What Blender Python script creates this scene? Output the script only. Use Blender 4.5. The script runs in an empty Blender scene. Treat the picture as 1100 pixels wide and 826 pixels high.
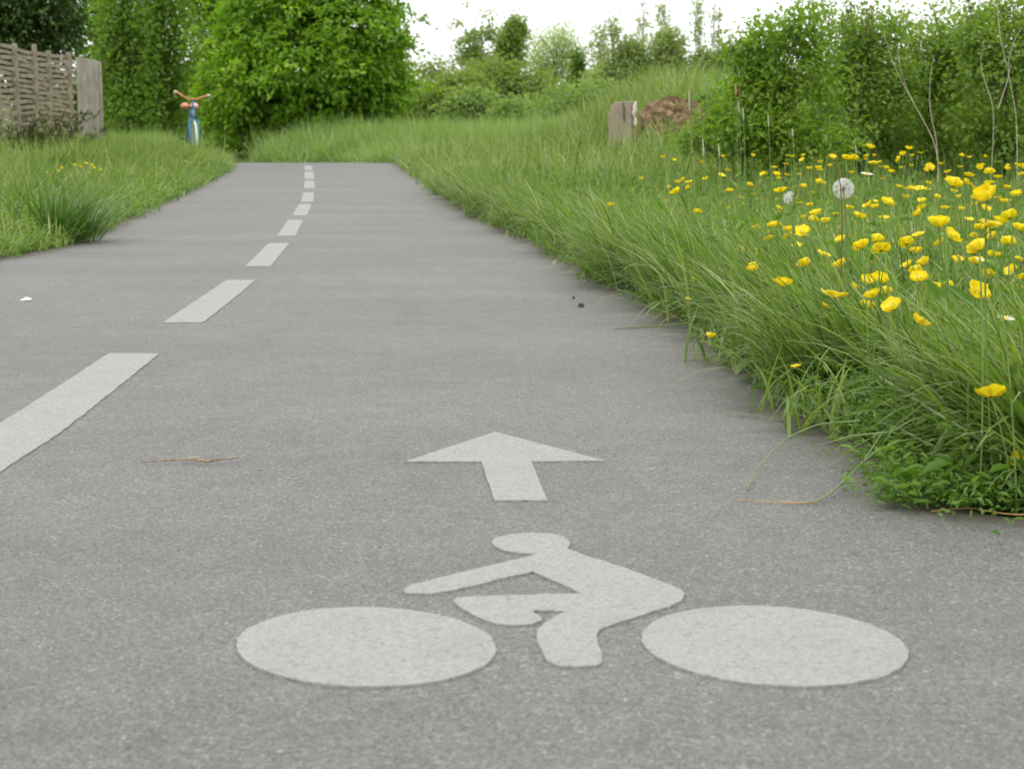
import bpy, math
import numpy as np

rng = np.random.default_rng(11)
C = bpy.context.scene.collection
PI = math.pi

# ------------------------------------------------------------------ camera model
F, CU, CV, H = 1795.0, 550.0, 413.0, 0.435
PITCH = math.atan(263.0 / F)
_cf = np.array([0, math.cos(PITCH), -math.sin(PITCH)])
_cu = np.array([0, math.sin(PITCH), math.cos(PITCH)])
CAM = np.array([0, 0, H])

def ray(u, v):
    d = np.array([1, 0, 0]) * (u - CU) / F + _cu * (CV - v) / F + _cf
    return d

def P(u, v, Y):
    d = ray(u, v)
    return CAM + d * (Y / d[1])

_ty = np.arange(-120, 420, 0.1)
_tz = np.interp(_ty, [-120, 7, 9, 12, 14, 18.5, 22.4, 23.2, 25, 27, 30, 60, 420],
                [0, 0, .006, .03, .048, .09, .126, .122, .06, .02, .02, .12, .5])
_k = np.ones(9) / 9
_tz = np.convolve(np.pad(_tz, 4, mode='edge'), _k, 'valid')

def rise(y):
    return np.interp(y, _ty, _tz)

def G(u, v, dz=0.0):
    d = ray(u, v)
    z = 0.0
    for _ in range(40):
        t = (z + dz - H) / d[2]
        p = CAM + d * t
        z = 0.5 * z + 0.5 * float(rise(p[1]))
    return p

# ------------------------------------------------------------------ path outline
R_PX = [(1000, 548), (945, 500), (872, 450), (800, 400), (758, 362), (702, 325), (640, 300), (575, 262),
        (520, 236), (480, 215), (452, 193), (430, 182), (418, 178), (403, 175.2)]
L_PX = [(-70, 296), (0, 277), (40, 271), (78, 263), (120, 243), (180, 216), (215, 199), (240, 185), (252, 176)]
_r = np.array([G(*p)[:2] for p in R_PX]); _r[:, 0] += 0.03
_l = np.array([G(*p)[:2] for p in L_PX]); _l[:, 0] -= 0.03
RY = np.concatenate([[-30, -3, 0.5, 1.5, 1.76, 1.87], _r[:, 1]]); RX = np.concatenate([[4.4, 1.75, 1.3, 1.1, .86, .64], _r[:, 0]])
LY = np.concatenate([[-30, -3, 3.0], _l[:, 1]]); LX = np.concatenate([[1.4, -1.2, -1.75], _l[:, 0]])

def xr(y): return np.interp(y, RY, RX)
def xl(y): return np.interp(y, LY, LX)

BEND = np.array([(-2.78, 22.3), (-2.95, 23.4), (-3.5, 24.8), (-4.8, 26.3), (-7.2, 27.6), (-12, 28.6), (-30, 30)])

def dpath(x, y):
    x = np.asarray(x, float); y = np.asarray(y, float)
    de = np.maximum(xl(y) - x, x - xr(y))
    best = np.full(x.shape, 1e9)
    for a, b in zip(BEND[:-1], BEND[1:]):
        ab = b - a
        t = np.clip(((x - a[0]) * ab[0] + (y - a[1]) * ab[1]) / (ab @ ab), 0, 1)
        best = np.minimum(best, np.hypot(x - a[0] - t * ab[0], y - a[1] - t * ab[1]))
    db = best - 0.98
    return np.where(y < 22.3, np.minimum(de, np.where(y > 20, db, 1e9)), db)

def sst(a, b, x):
    t = np.clip((x - a) / (b - a), 0, 1)
    return t * t * (3 - 2 * t)

def terr(x, y):
    x = np.asarray(x, float); y = np.asarray(y, float)
    d = dpath(x, y)
    off = sst(0.0, 0.9, d)
    z = rise(y) + 0.0
    bump = 0.02 * np.sin(2.1 * x + 1.3 * y) + 0.018 * np.sin(3.7 * y - 2.2 * x + 1) + 0.012 * np.sin(7 * x + 5 * y)
    z = z + off * bump
    z = z + off * 0.24 * sst(23.2, 26.5, y) * sst(-.17, -.12, x / np.maximum(y, 1)) * (1 - 0.6 * sst(45, 90, y))
    ms = np.where(y < 18.5, 4.3, 6.0)
    mound = 0.80 * sst(-0.1, 1.75, x) * np.exp(-((y - 18.5) / ms) ** 2) * (1 - 0.5 * sst(6, 14, x))
    z = z + sst(0.2, 1.6, d) * mound * (y > 2)
    z = z + sst(0.6, 2.4, d) * 0.05 * (x < xl(np.clip(y, -30, 22)))* sst(10, 16, y)
    return z

# ------------------------------------------------------------------ mesh helpers
def raw_mesh(name, V, quads=None, tris=None, attrs=None, mat=None, smooth=False):
    me = bpy.data.meshes.new(name)
    V = np.asarray(V, np.float32).reshape(-1, 3)
    nq = 0 if quads is None else len(quads)
    nt = 0 if tris is None else len(tris)
    idx = []
    if nq: idx.append(np.asarray(quads, np.int32).ravel())
    if nt: idx.append(np.asarray(tris, np.int32).ravel())
    idx = np.concatenate(idx)
    me.vertices.add(len(V)); me.vertices.foreach_set('co', V.ravel())
    me.loops.add(len(idx)); me.loops.foreach_set('vertex_index', idx)
    me.polygons.add(nq + nt)
    st = np.concatenate([np.arange(nq) * 4, nq * 4 + np.arange(nt) * 3]).astype(np.int32)
    me.polygons.foreach_set('loop_start', st)
    if smooth:
        me.polygons.foreach_set('use_smooth', np.ones(nq + nt, bool))
    me.update(calc_edges=True)
    for k, a in (attrs or {}).items():
        at = me.attributes.new(k, 'FLOAT', 'POINT')
        at.data.foreach_set('value', np.asarray(a, np.float32))
    if mat: me.materials.append(mat)
    return me

def link(name, me, parent=None, loc=None):
    o = bpy.data.objects.new(name, me)
    C.objects.link(o)
    if parent: o.parent = parent
    if loc is not None: o.location = [float(q) for q in loc]
    return o

def tag(o, label=None, cat=None, group=None, kind=None):
    if label: o['label'] = label
    if cat: o['category'] = cat
    if group: o['group'] = group
    if kind: o['kind'] = kind
    return o

def thing(name, loc, label, cat, group=None, rz=0.0):
    o = bpy.data.objects.new(name, None); C.objects.link(o)
    o.empty_display_size = 0.1
    o.location = [float(q) for q in loc]; o.rotation_euler = (0, 0, rz)
    return tag(o, label, cat, group)

class MB:
    """collects polygons of any size, builds one mesh object"""
    def __init__(s): s.v = []; s.f = []; s.m = []; s.n = 0
    def add(s, verts, faces, mi=0):
        s.v.extend([tuple(map(float, p)) for p in verts])
        for f in faces:
            s.f.append(tuple(i + s.n for i in f)); s.m.append(mi)
        s.n = len(s.v); return s
    def tube(s, pts, rad, sides=6, mi=0, cap=True):
        pts = np.asarray(pts, float); n = len(pts)
        rad = np.broadcast_to(np.asarray(rad, float), (n,))
        T = np.gradient(pts, axis=0); T /= np.linalg.norm(T, axis=1)[:, None] + 1e-9
        a = np.array([0.31, 0.17, 0.93]) if abs(T[0][2]) < .8 else np.array([0.95, 0.1, 0.2])
        V = []
        for i in range(n):
            b = np.cross(T[i], a); b /= np.linalg.norm(b) + 1e-9
            c = np.cross(b, T[i]); a = c if abs(c @ T[min(i + 1, n - 1)]) < .9 else a
            for k in range(sides):
                w = 2 * PI * k / sides
                V.append(pts[i] + rad[i] * (math.cos(w) * b + math.sin(w) * c))
        Fs = []
        for i in range(n - 1):
            for k in range(sides):
                k2 = (k + 1) % sides
                Fs.append((i * sides + k, i * sides + k2, (i + 1) * sides + k2, (i + 1) * sides + k))
        if cap:
            Fs.append(tuple(range(sides))[::-1]); Fs.append(tuple((n - 1) * sides + k for k in range(sides)))
        return s.add(V, Fs, mi)
    def box(s, c, size, rz=0.0, mi=0):
        c = np.asarray(c, float); hx, hy, hz = np.asarray(size, float) / 2
        V = []
        for dx, dy, dz in ((-1,-1,-1),(1,-1,-1),(1,1,-1),(-1,1,-1),(-1,-1,1),(1,-1,1),(1,1,1),(-1,1,1)):
            x, y = dx * hx, dy * hy
            V.append(c + (x * math.cos(rz) - y * math.sin(rz), x * math.sin(rz) + y * math.cos(rz), dz * hz))
        return s.add(V, [(0,3,2,1),(4,5,6,7),(0,1,5,4),(1,2,6,5),(2,3,7,6),(3,0,4,7)], mi)
    def torus(s, R, r, n=40, m=8, axis='x', c=(0, 0, 0), mi=0):
        V, Fs = [], []
        for i in range(n):
            a = 2 * PI * i / n
            for j in range(m):
                b = 2 * PI * j / m
                q = (r * math.sin(b), (R + r * math.cos(b)) * math.cos(a), (R + r * math.cos(b)) * math.sin(a))
                V.append((q[0] + c[0], q[1] + c[1], q[2] + c[2]))
        for i in range(n):
            for j in range(m):
                Fs.append((i*m+j, ((i+1)%n)*m+j, ((i+1)%n)*m+(j+1)%m, i*m+(j+1)%m))
        return s.add(V, Fs, mi)
    def build(s, name, mats, parent=None, org=(0, 0, 0), smooth=False, bevel=0.0):
        me = bpy.data.meshes.new(name)
        o_ = np.asarray(org, float)
        me.from_pydata([tuple(np.array(p) - o_) for p in s.v], [], s.f)
        for m in (mats if isinstance(mats, (list, tuple)) else [mats]): me.materials.append(m)
        me.polygons.foreach_set('material_index', s.m)
        if smooth: me.polygons.foreach_set('use_smooth', [True] * len(s.f))
        me.update()
        o = bpy.data.objects.new(name, me); C.objects.link(o)
        if parent: o.parent = parent
        else: o.location = tuple(o_)
        if bevel:
            b = o.modifiers.new('bevel', 'BEVEL'); b.width = bevel; b.segments = 2
        return o

def bez(p0, p1, p2, n=10):
    t = np.linspace(0, 1, n)[:, None]
    return (1-t)**2*np.asarray(p0) + 2*t*(1-t)*np.asarray(p1) + t*t*np.asarray(p2)

# ------------------------------------------------------------------ materials
def new_mat(name):
    m = bpy.data.materials.new(name); m.use_nodes = True
    nt = m.node_tree
    for n in list(nt.nodes): nt.nodes.remove(n)
    out = nt.nodes.new('ShaderNodeOutputMaterial')
    return m, nt, out

def N(nt, t, **kw):
    n = nt.nodes.new(t)
    for k, v in kw.items():
        if k.startswith('i_'):
            key = k[2:]
            key = int(key) if key.isdigit() else key
            n.inputs[key].default_value = v
        else: setattr(n, k, v)
    return n

def ramp(nt, stops, fac=None, interp='LINEAR'):
    r = nt.nodes.new('ShaderNodeValToRGB'); cr = r.color_ramp; cr.interpolation = interp
    while len(cr.elements) < len(stops): cr.elements.new(0.5)
    for e, (p, c) in zip(cr.elements, stops):
        e.position = p; e.color = (*c, 1) if len(c) == 3 else c
    if fac is not None: nt.links.new(fac, r.inputs[0])
    return r

def leaf_mat(name, stops, trans=0.35, rough=0.5, spec=0.25, tcol=1.5):
    m, nt, out = new_mat(name)
    at = N(nt, 'ShaderNodeAttribute', attribute_name='rnd')
    r = ramp(nt, stops, at.outputs['Fac'])
    p = N(nt, 'ShaderNodeBsdfPrincipled'); p.inputs['Roughness'].default_value = rough
    p.inputs['Specular IOR Level'].default_value = spec
    nt.links.new(r.outputs[0], p.inputs['Base Color'])
    t = N(nt, 'ShaderNodeBsdfTranslucent')
    mx = N(nt, 'ShaderNodeMix', data_type='RGBA', blend_type='MULTIPLY')
    mx.inputs[0].default_value = 1.0
    nt.links.new(r.outputs[0], mx.inputs[6]); mx.inputs[7].default_value = (tcol, tcol * 1.08, 0.55, 1)
    nt.links.new(mx.outputs[2], t.inputs[0])
    ms = N(nt, 'ShaderNodeMixShader'); ms.inputs[0].default_value = trans
    nt.links.new(p.outputs[0], ms.inputs[1]); nt.links.new(t.outputs[0], ms.inputs[2])
    nt.links.new(ms.outputs[0], out.inputs[0])
    return m

def plain(name, col, rough=0.6, spec=0.3, var=0.15, scale=30.0, bump=0.0, dark=None):
    m, nt, out = new_mat(name)
    tc = N(nt, 'ShaderNodeTexCoord')
    no = N(nt, 'ShaderNodeTexNoise'); no.inputs['Scale'].default_value = scale; no.inputs['Detail'].default_value = 5
    nt.links.new(tc.outputs['Object'], no.inputs['Vector'])
    c = np.array(col); d = np.array(dark) if dark is not None else c * (1 - var * 1.6)
    r = ramp(nt, [(0.3, tuple(d)), (0.7, tuple(np.minimum(c * (1 + var), 1)))], no.outputs['Fac'])
    p = N(nt, 'ShaderNodeBsdfPrincipled'); p.inputs['Roughness'].default_value = rough
    p.inputs['Specular IOR Level'].default_value = spec
    nt.links.new(r.outputs[0], p.inputs['Base Color'])
    if bump:
        b = N(nt, 'ShaderNodeBump'); b.inputs['Strength'].default_value = bump; b.inputs['Distance'].default_value = 0.02
        nt.links.new(no.outputs['Fac'], b.inputs['Height']); nt.links.new(b.outputs[0], p.inputs['Normal'])
    nt.links.new(p.outputs[0], out.inputs[0])
    return m

def math_(nt, op, a, b=None, clamp=False):
    n = N(nt, 'ShaderNodeMath', operation=op, use_clamp=clamp)
    for i, q in enumerate((a, b)):
        if q is None: continue
        if isinstance(q, (int, float)): n.inputs[i].default_value = q
        else: nt.links.new(q, n.inputs[i])
    return n.outputs[0]

def speckle(nt, tc, scale, seed=0.0):
    v = N(nt, 'ShaderNodeTexVoronoi', feature='F1'); v.inputs['Scale'].default_value = scale
    nt.links.new(tc, v.inputs['Vector'])
    s = N(nt, 'ShaderNodeSeparateColor'); nt.links.new(v.outputs['Color'], s.inputs[0])
    return s.outputs[0], v.outputs['Distance'], s.outputs[1]

def mixc(nt, fac, a, b, mode='MIX'):
    m = N(nt, 'ShaderNodeMix', data_type='RGBA', blend_type=mode)
    for i, q in ((0, fac), (6, a), (7, b)):
        if isinstance(q, (int, float)): m.inputs[i].default_value = q
        elif isinstance(q, tuple): m.inputs[i].default_value = (*q, 1)
        else: nt.links.new(q, m.inputs[i])
    return m.outputs[2]

def road_mat(name, paint=False):
    m, nt, out = new_mat(name)
    tcn = N(nt, 'ShaderNodeNewGeometry'); tc = tcn.outputs['Position']
    r1, d1, g1 = speckle(nt, tc, 460.0)
    r2, d2, g2 = speckle(nt, tc, 210.0)
    nz = N(nt, 'ShaderNodeTexNoise'); nz.inputs['Scale'].default_value = 1.3; nz.inputs['Detail'].default_value = 6
    nz.inputs['Roughness'].default_value = 0.6
    nt.links.new(tc, nz.inputs['Vector'])
    nm = N(nt, 'ShaderNodeTexNoise'); nm.inputs['Scale'].default_value = 14; nm.inputs['Detail'].default_value = 4
    nt.links.new(tc, nm.inputs['Vector'])
    # slightly wavy transverse laying bands
    mp = N(nt, 'ShaderNodeMapping'); mp.inputs['Scale'].default_value = (0.25, 2.6, 1); mp.inputs['Rotation'].default_value = (0, 0, 0.09)
    nt.links.new(tc, mp.inputs['Vector'])
    nb = N(nt, 'ShaderNodeTexNoise'); nb.inputs['Scale'].default_value = 1.0; nb.inputs['Detail'].default_value = 3
    nt.links.new(mp.outputs[0], nb.inputs['Vector'])
    if not paint:
        grain = ramp(nt, [(0.0, (.069, .068, .063)), (0.25, (.112, .1105, .1035)), (0.7, (.141, .1395, .131)), (0.92, (.180, .178, .168)), (1.0, (.265, .262, .25))], r1)
        g2r = ramp(nt, [(0.0, (.86, .86, .86)), (0.5, (1, 1, 1)), (0.965, (1.03, 1.03, 1.02)), (0.985, (1.28, 1.27, 1.24)), (1.0, (1.5, 1.48, 1.44))], r2)
        col = mixc(nt, 1.0, grain.outputs[0], g2r.outputs[0], 'MULTIPLY')
        big = ramp(nt, [(0.3, (.88, .88, .86)), (0.7, (1.10, 1.095, 1.085))], nz.outputs['Fac'])
        col = mixc(nt, 1.0, col, big.outputs[0], 'MULTIPLY')
        bnd = ramp(nt, [(0.35, (.945, .945, .94)), (0.65, (1.05, 1.05, 1.045))], nb.outputs['Fac'])
        col = mixc(nt, 1.0, col, bnd.outputs[0], 'MULTIPLY')
        mid = ramp(nt, [(0.3, (.91, .91, .905)), (0.7, (1.07, 1.07, 1.06))], nm.outputs['Fac'])
        col = mixc(nt, 1.0, col, mid.outputs[0], 'MULTIPLY')
        # soil and plant dust washed in along the edges
        ea = N(nt, 'ShaderNodeAttribute', attribute_name='edge')
        ne = N(nt, 'ShaderNodeTexNoise'); ne.inputs['Scale'].default_value = 9; ne.inputs['Detail'].default_value = 6
        nt.links.new(tc, ne.inputs['Vector'])
        ef = math_(nt, 'SUBTRACT', math_(nt, 'MULTIPLY', ne.outputs['Fac'], .26), ea.outputs['Fac'])
        er = ramp(nt, [(0.0, (0, 0, 0)), (0.10, (.75, .75, .75))], ef)
        col = mixc(nt, er.outputs[0], col, (.085, .07, .045))
        # a few dark damp stains
        ns = N(nt, 'ShaderNodeTexNoise'); ns.inputs['Scale'].default_value = 2.6; ns.inputs['Detail'].default_value = 5; ns.inputs['Distortion'].default_value = .6
        nt.links.new(tc, ns.inputs['Vector'])
        sr = ramp(nt, [(0.62, (1, 1, 1)), (0.72, (.87, .87, .86))], ns.outputs['Fac'])
        col = mixc(nt, 1.0, col, sr.outputs[0], 'MULTIPLY')
        rough = 0.7
    else:
        grain = ramp(nt, [(0.0, (.19, .188, .18)), (0.2, (.235, .233, .223)), (0.6, (.258, .256, .246)), (1.0, (.30, .298, .287))], r1)
        worn = ramp(nt, [(0.0, (.78, .775, .76)), (0.05, (.9, .895, .88)), (0.14, (1, 1, 1)), (1, (1.03, 1.03, 1.02))], r2)
        col = mixc(nt, 1.0, grain.outputs[0], worn.outputs[0], 'MULTIPLY')
        mid = ramp(nt, [(0.25, (.94, .937, .93)), (0.5, (1, 1, .998)), (0.75, (1.03, 1.03, 1.03))], nm.outputs['Fac'])
        col = mixc(nt, 1.0, col, mid.outputs[0], 'MULTIPLY')
        rough = 0.7
    p = N(nt, 'ShaderNodeBsdfPrincipled'); p.inputs['Roughness'].default_value = rough
    p.inputs['Specular IOR Level'].default_value = 0.5
    nt.links.new(col, p.inputs['Base Color'])
    h = math_(nt, 'MULTIPLY', d1, 1.0)
    b = N(nt, 'ShaderNodeBump'); b.inputs['Strength'].default_value = 0.3 if not paint else 0.2
    b.inputs['Distance'].default_value = 0.003; b.invert = True
    nt.links.new(h, b.inputs['Height']); nt.links.new(b.outputs[0], p.inputs['Normal'])
    nt.links.new(p.outputs[0], out.inputs[0])
    return m

M_ROAD = road_mat('worn_grey_asphalt')
M_PAINT = road_mat('worn_white_road_paint', True)

def soil_mat():
    m, nt, out = new_mat('mossy_soil')
    g = N(nt, 'ShaderNodeNewGeometry')
    n = N(nt, 'ShaderNodeTexNoise'); n.inputs['Scale'].default_value = 6; n.inputs['Detail'].default_value = 8
    nt.links.new(g.outputs['Position'], n.inputs['Vector'])
    r = ramp(nt, [(0.3, (.035, .045, .014)), (0.5, (.05, .085, .02)), (0.7, (.08, .13, .03))], n.outputs['Fac'])
    p = N(nt, 'ShaderNodeBsdfPrincipled'); p.inputs['Roughness'].default_value = 0.95
    p.inputs['Specular IOR Level'].default_value = 0.1
    nt.links.new(r.outputs[0], p.inputs['Base Color'])
    nt.links.new(p.outputs[0], out.inputs[0])
    return m
M_SOIL = soil_mat()

GRASS_STOPS = [(0.0, (.050, .098, .020)), (0.25, (.102, .175, .036)), (0.55, (.166, .252, .060)), (0.8, (.24, .318, .098)), (0.94, (.35, .39, .19)), (1.0, (.54, .47, .30))]
M_GRASS = leaf_mat('meadow_grass_blade', GRASS_STOPS, 0.35, 0.42, 0.35)
M_FARGRASS = leaf_mat('tall_pale_grass_blade', [(0.0, (.13, .215, .06)), (0.5, (.19, .295, .095)), (0.85, (.26, .355, .145)), (1.0, (.44, .45, .28))], 0.45, 0.5, 0.3)
M_SEDGE = leaf_mat('dark_tussock_blade', [(0, (.04, .095, .02)), (0.6, (.085, .165, .04)), (1, (.18, .27, .09))], 0.3, 0.4, 0.35)
M_WEED = leaf_mat('low_weed_leaf', [(0, (.075, .155, .028)), (0.55, (.135, .245, .048)), (1, (.23, .34, .10))], 0.4, 0.45, 0.35)

# ------------------------------------------------------------------ ground
def axis(a, b, fine_a, fine_b, step, grow=1.25):
    x = list(np.arange(fine_a, fine_b + 1e-6, step))
    s = step
    while x[-1] < b: s *= grow; x.append(x[-1] + s)
    s = step
    while x[0] > a: s *= grow; x.insert(0, x[0] - s)
    return np.array(x)
gx = axis(-300, 300, -7, 6, 0.14); gy = axis(-60, 400, -1, 32, 0.16)
XX, YY = np.meshgrid(gx, gy)
ZZ = terr(XX, YY)
ZZ = ZZ - 0.035 * (1 - sst(-0.02, 0.12, dpath(XX, YY)))
V = np.stack([XX, YY, ZZ], -1).reshape(-1, 3)
nx, ny = len(gx), len(gy)
ii, jj = np.meshgrid(np.arange(nx - 1), np.arange(ny - 1))
a = (jj * nx + ii).ravel()
tag(link('ground', raw_mesh('ground', V, np.stack([a, a + 1, a + nx + 1, a + nx], 1), mat=M_SOIL, smooth=True)), kind='structure')

# path sheet
rows = []
for y in np.arange(-6, 22.25, 0.12):
    jl = 0.018 * math.sin(y * 9.1) + 0.012 * math.sin(y * 23 + 1); jr = 0.018 * math.sin(y * 8.3 + 2) + 0.012 * math.sin(y * 21)
    rows.append(((float(xl(y)) + jl, y), (float(xr(y)) + jr, y)))
for i in range(len(BEND)):
    t = BEND[min(i + 1, len(BEND) - 1)] - BEND[max(i - 1, 0)]; t = t / np.hypot(*t)
    n = np.array([-t[1], t[0]])
    rows.append((tuple(BEND[i] + n * 0.96), tuple(BEND[i] - n * 0.96)))
# densify the bend
dense = rows[:-len(BEND)]
tail = rows[-len(BEND):]
prev = dense[-1]
for r_ in tail:
    for k in range(1, 7):
        t = k / 6
        dense.append(tuple(tuple(np.array(prev[q]) * (1 - t) + np.array(r_[q]) * t) for q in (0, 1)))
    prev = r_
fracs = [0, .012, .03, .055, .09, .15, .3, .5, .7, .85, .91, .945, .97, .988, 1]
nc = len(fracs)
V, ED = [], []
for l_, r_ in dense:
    wd_ = math.hypot(r_[0] - l_[0], r_[1] - l_[1])
    for f_ in fracs:
        q = np.array(l_) + (np.array(r_) - np.array(l_)) * f_
        V.append((q[0], q[1], float(rise(q[1])))); ED.append(min(f_, 1 - f_) * wd_)
quads = [(i*nc+k, i*nc+k+1, (i+1)*nc+k+1, (i+1)*nc+k) for i in range(len(dense)-1) for k in range(nc-1)]
tag(link('path', raw_mesh('path', V, quads, attrs={'edge': ED}, mat=M_ROAD, smooth=True)), kind='structure')

# ------------------------------------------------------------------ painted markings
def rag(poly, step=0.012, amp=0.0012):
    """resample the outline of a painted shape and roughen its edge a little"""
    out = []
    poly = np.asarray(poly, float)
    for i in range(len(poly)):
        p, q = poly[i], poly[(i + 1) % len(poly)]
        n = max(1, int(np.hypot(*(q - p)) / step))
        for k in range(n):
            out.append(p + (q - p) * k / n)
    out = np.array(out)
    return out + rng.normal(0, amp, out.shape)

def slab(name, poly, parent=None, step=0.008, amp=0.0005, org=(0, 0, 0), th=0.0022):
    poly = rag(poly, step, amp)
    n = len(poly)
    z = rise(poly[:, 1])
    c = poly.mean(0)
    top = np.column_stack([poly, z + th])
    inner = top.copy(); 
    bot = np.column_stack([poly, z - 0.003])
    mb = MB()
    V = np.vstack([top, bot]) 
    area = 0.5 * np.sum(poly[:, 0] * np.roll(poly[:, 1], -1) - np.roll(poly[:, 0], -1) * poly[:, 1])
    idx = list(range(n)) if area > 0 else list(range(n))[::-1]
    Fs = [tuple(idx)]
    for i in range(n):
        j = (i + 1) % n
        Fs.append((i, n + i, n + j, j) if area > 0 else (j, n + j, n + i, i))
    mb.add(V, Fs)
    return mb.build(name, M_PAINT, parent, org)

def gpoly(px): return np.array([G(u, v, 0.0022)[:2] for u, v in px])

def ell(cx, cy, hw, hh, s, n=72):
    b = math.sqrt(max(hh * hh - s * s, 1))
    # s: height offset of the rightmost point
    return [(cx + hw * math.cos(t), cy + s * math.cos(t) + b * math.sin(t)) for t in np.linspace(0, 2*PI, n, endpoint=False)]

HEAD = [(577, 594.4), (567, 593.8), (556, 593.2), (543, 591), (533, 587.2), (528, 582.8), (531, 578.8), (538, 575.6), (550, 573), (570, 571.8), (590, 572.6), (604, 575.6),
        (611, 579.5), (612.3, 583.5), (609.8, 589.0)]
RIDER = HEAD + [(626, 595.3), (650, 602.5), (680, 612.5), (704, 621.6), (722, 628.5), (731.5, 633), (735, 637.5), (733, 643.8), (720, 650), (690, 660), (662, 668.5), (645, 675),
         (640.5, 681), (644, 695), (647.3, 704), (647, 710.5), (640, 713.8), (620, 715.2), (601, 714.8), (588, 709.5), (581, 697), (576.5, 684), (577, 677), (584, 668.8),
         (597, 661), (609, 656.2), (590, 655), (575, 654.7), (571.5, 656.5), (581, 661.5), (583, 666), (570, 669.8), (550, 670.8), (532, 669.2), (513.6, 662.7), (500, 655),
         (489, 648), (486, 644), (492, 641.2), (532, 639.2), (580, 637.8), (624, 636.8), (604, 627), (588, 620), (572, 613.4), (546, 619), (512, 627.5), (481, 634.4), (463, 637), (437, 636.8), (431.5, 633.4),
         (441, 628), (484.5, 617), (530, 606), (557, 600)]
bs0 = G(615, 660)
bs = thing('bicycle_symbol', (bs0[0], bs0[1], 0), 'white painted bicycle and rider symbol on the asphalt, nearest the camera', 'road marking')
o0 = (bs0[0], bs0[1], 0)
slab('wheel_disc', gpoly(ell(393.2, 694.2, 139.6, 42.6, 1.8)), bs, org=o0)
slab('wheel_disc', gpoly(ell(832.5, 693.3, 143.5, 43.2, 9.2)), bs, org=o0)
slab('rider_figure', gpoly(RIDER), bs, org=o0)
ar0 = G(545, 495)
AR = [(532, 463.6), (650, 494.6), (571, 495.2), (588, 537), (531, 537), (517, 495.4), (435, 495.4)]
tag(slab('direction_arrow', gpoly(AR), None, org=(ar0[0], ar0[1], 0)), 'white painted arrow pointing ahead on the asphalt, beyond the bicycle symbol', 'road marking')

DASH = [[(-82, 507), (0, 506.5), (67, 462.5), (121, 420), (171, 379.6), (117.6, 379), (59, 417), (0, 454)],
        [(175, 346.2), (218, 346.2), (248, 323), (274.5, 300.7), (243.5, 300.7), (207, 325)],
        [(263.7, 286), (290.4, 286), (311, 261.2), (288.6, 261.2)],
        [(297.5, 253.4), (317.4, 253.4), (325.7, 236.4), (309.4, 236.4)],
        [(313.9, 231.6), (329.7, 231.6), (334.9, 219.3), (321.2, 219.3)],
        [(323.3, 217), (336.5, 217), (337.5, 206.8), (325.9, 206.8)],
        [(326.4, 202.3), (337.9, 202.3), (338, 194.3), (327.3, 194.3)],
        [(327, 192.6), (337.5, 192.6), (336.8, 184.8), (327, 184.8)],
        [(327.6, 183), (335.6, 183), (332.5, 176), (326, 176)]]
ordn = ['first and longest white centre line dash, cut off by the left picture edge', 'second white centre line dash from the camera, left of the arrow tip',
        'third white centre line dash counted from the camera', 'fourth white centre line dash counted from the camera', 'fifth white centre line dash counted from the camera',
        'sixth white centre line dash, fourth from the crest of the path', 'seventh white centre line dash, third from the crest of the path',
        'eighth white centre line dash, last but one before the crest', 'farthest white centre line dash, right at the crest of the path']
for dpx, lab in zip(DASH, ordn):
    g = gpoly(dpx)
    c = g.mean(0)
    tag(slab('centre_line_dash', g, None, step=0.02, amp=0.0008, org=(c[0], c[1], 0)), lab, 'road marking', 'dashes of the painted centre line')

# where the buttercups stand (u, v, apparent size): read from the photograph, given depth and ground below
FL = """1065,427,32 1098,497,28 986,348,23 993,391,17 960,331,23 931,332,17 938,320,21 896,320,27 886,331,16 918,312,14 932,304,17 918,354,13 931,353,9 903,287,15 878,286,10 884,275,16
839,315,15 825,331,13 877,231,13 887,240,11 862,251,16 847,249,13 831,244,13 828,250,9 826,258,13 892,259,7 900,255,8 912,225,10 933,222,12 940,224,10 952,219,14 959,221,9 950,236,11 962,229,6 957,253,7 937,247,7
922,234,15 927,267,20 942,260,15 947,270,20 974,263,15 984,272,13 987,302,20 1008,244,22 1020,256,22 1060,214,26 1092,211,15 1063,244,26 1085,235,20 1095,248,18 1083,263,19 1052,270,25 1067,276,14 1068,256,13
1048,317,27 1063,296,16 1050,300,10 1077,298,13 1095,280,10 1032,281,9 990,217,11 991,225,11 979,204,9 988,204,10 996,205,8 966,202,8 973,213,8 997,198,8 998,181,10 1024,201,18 1038,198,12 1046,203,11 1041,190,12
1063,187,11 1063,199,11 1082,203,8 1095,180,11 1097,189,7 1032,226,9 1031,233,8 1036,245,6 1043,245,5 1024,207,8 1083,217,7 1099,226,6 934,160,9 931,169,6 940,177,13 917,172,10 909,172,12 894,170,8 879,182,7 870,182,7
880,196,7 863,202,8 859,188,7 845,189,7 834,189,8 836,193,6 822,188,6 839,207,13 835,216,6 836,225,8 859,219,8 852,202,5 872,209,6 877,213,5 908,213,8 966,172,8 970,167,8 976,161,8 989,165,7
740,197,9 727,208,11 678,205,6 656,222,9 647,233,6 699,244,8 708,254,9 697,264,9 749,229,10 731,231,5 717,218,6 689,193,5 695,219,5 718,202,5 784,206,7 795,213,7 796,220,7 806,199,6 809,210,6 813,219,5 782,225,7
796,271,11 809,277,11 815,270,10 805,266,5 786,297,10 743,303,11 739,323,8 801,315,9 763,363,13 820,188,7 855,395,12 1010,262,12 1075,240,15 1058,226,12 1078,218,9 1015,225,9 1006,213,8 957,186,7 948,193,6
905,196,6 915,187,6 1072,192,9 1052,181,8 1018,186,8 1030,213,8 1046,221,8 1090,296,10 1040,262,10 898,232,8 868,240,7"""
FL = [tuple(map(float, q.split(','))) for q in FL.split()]

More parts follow.
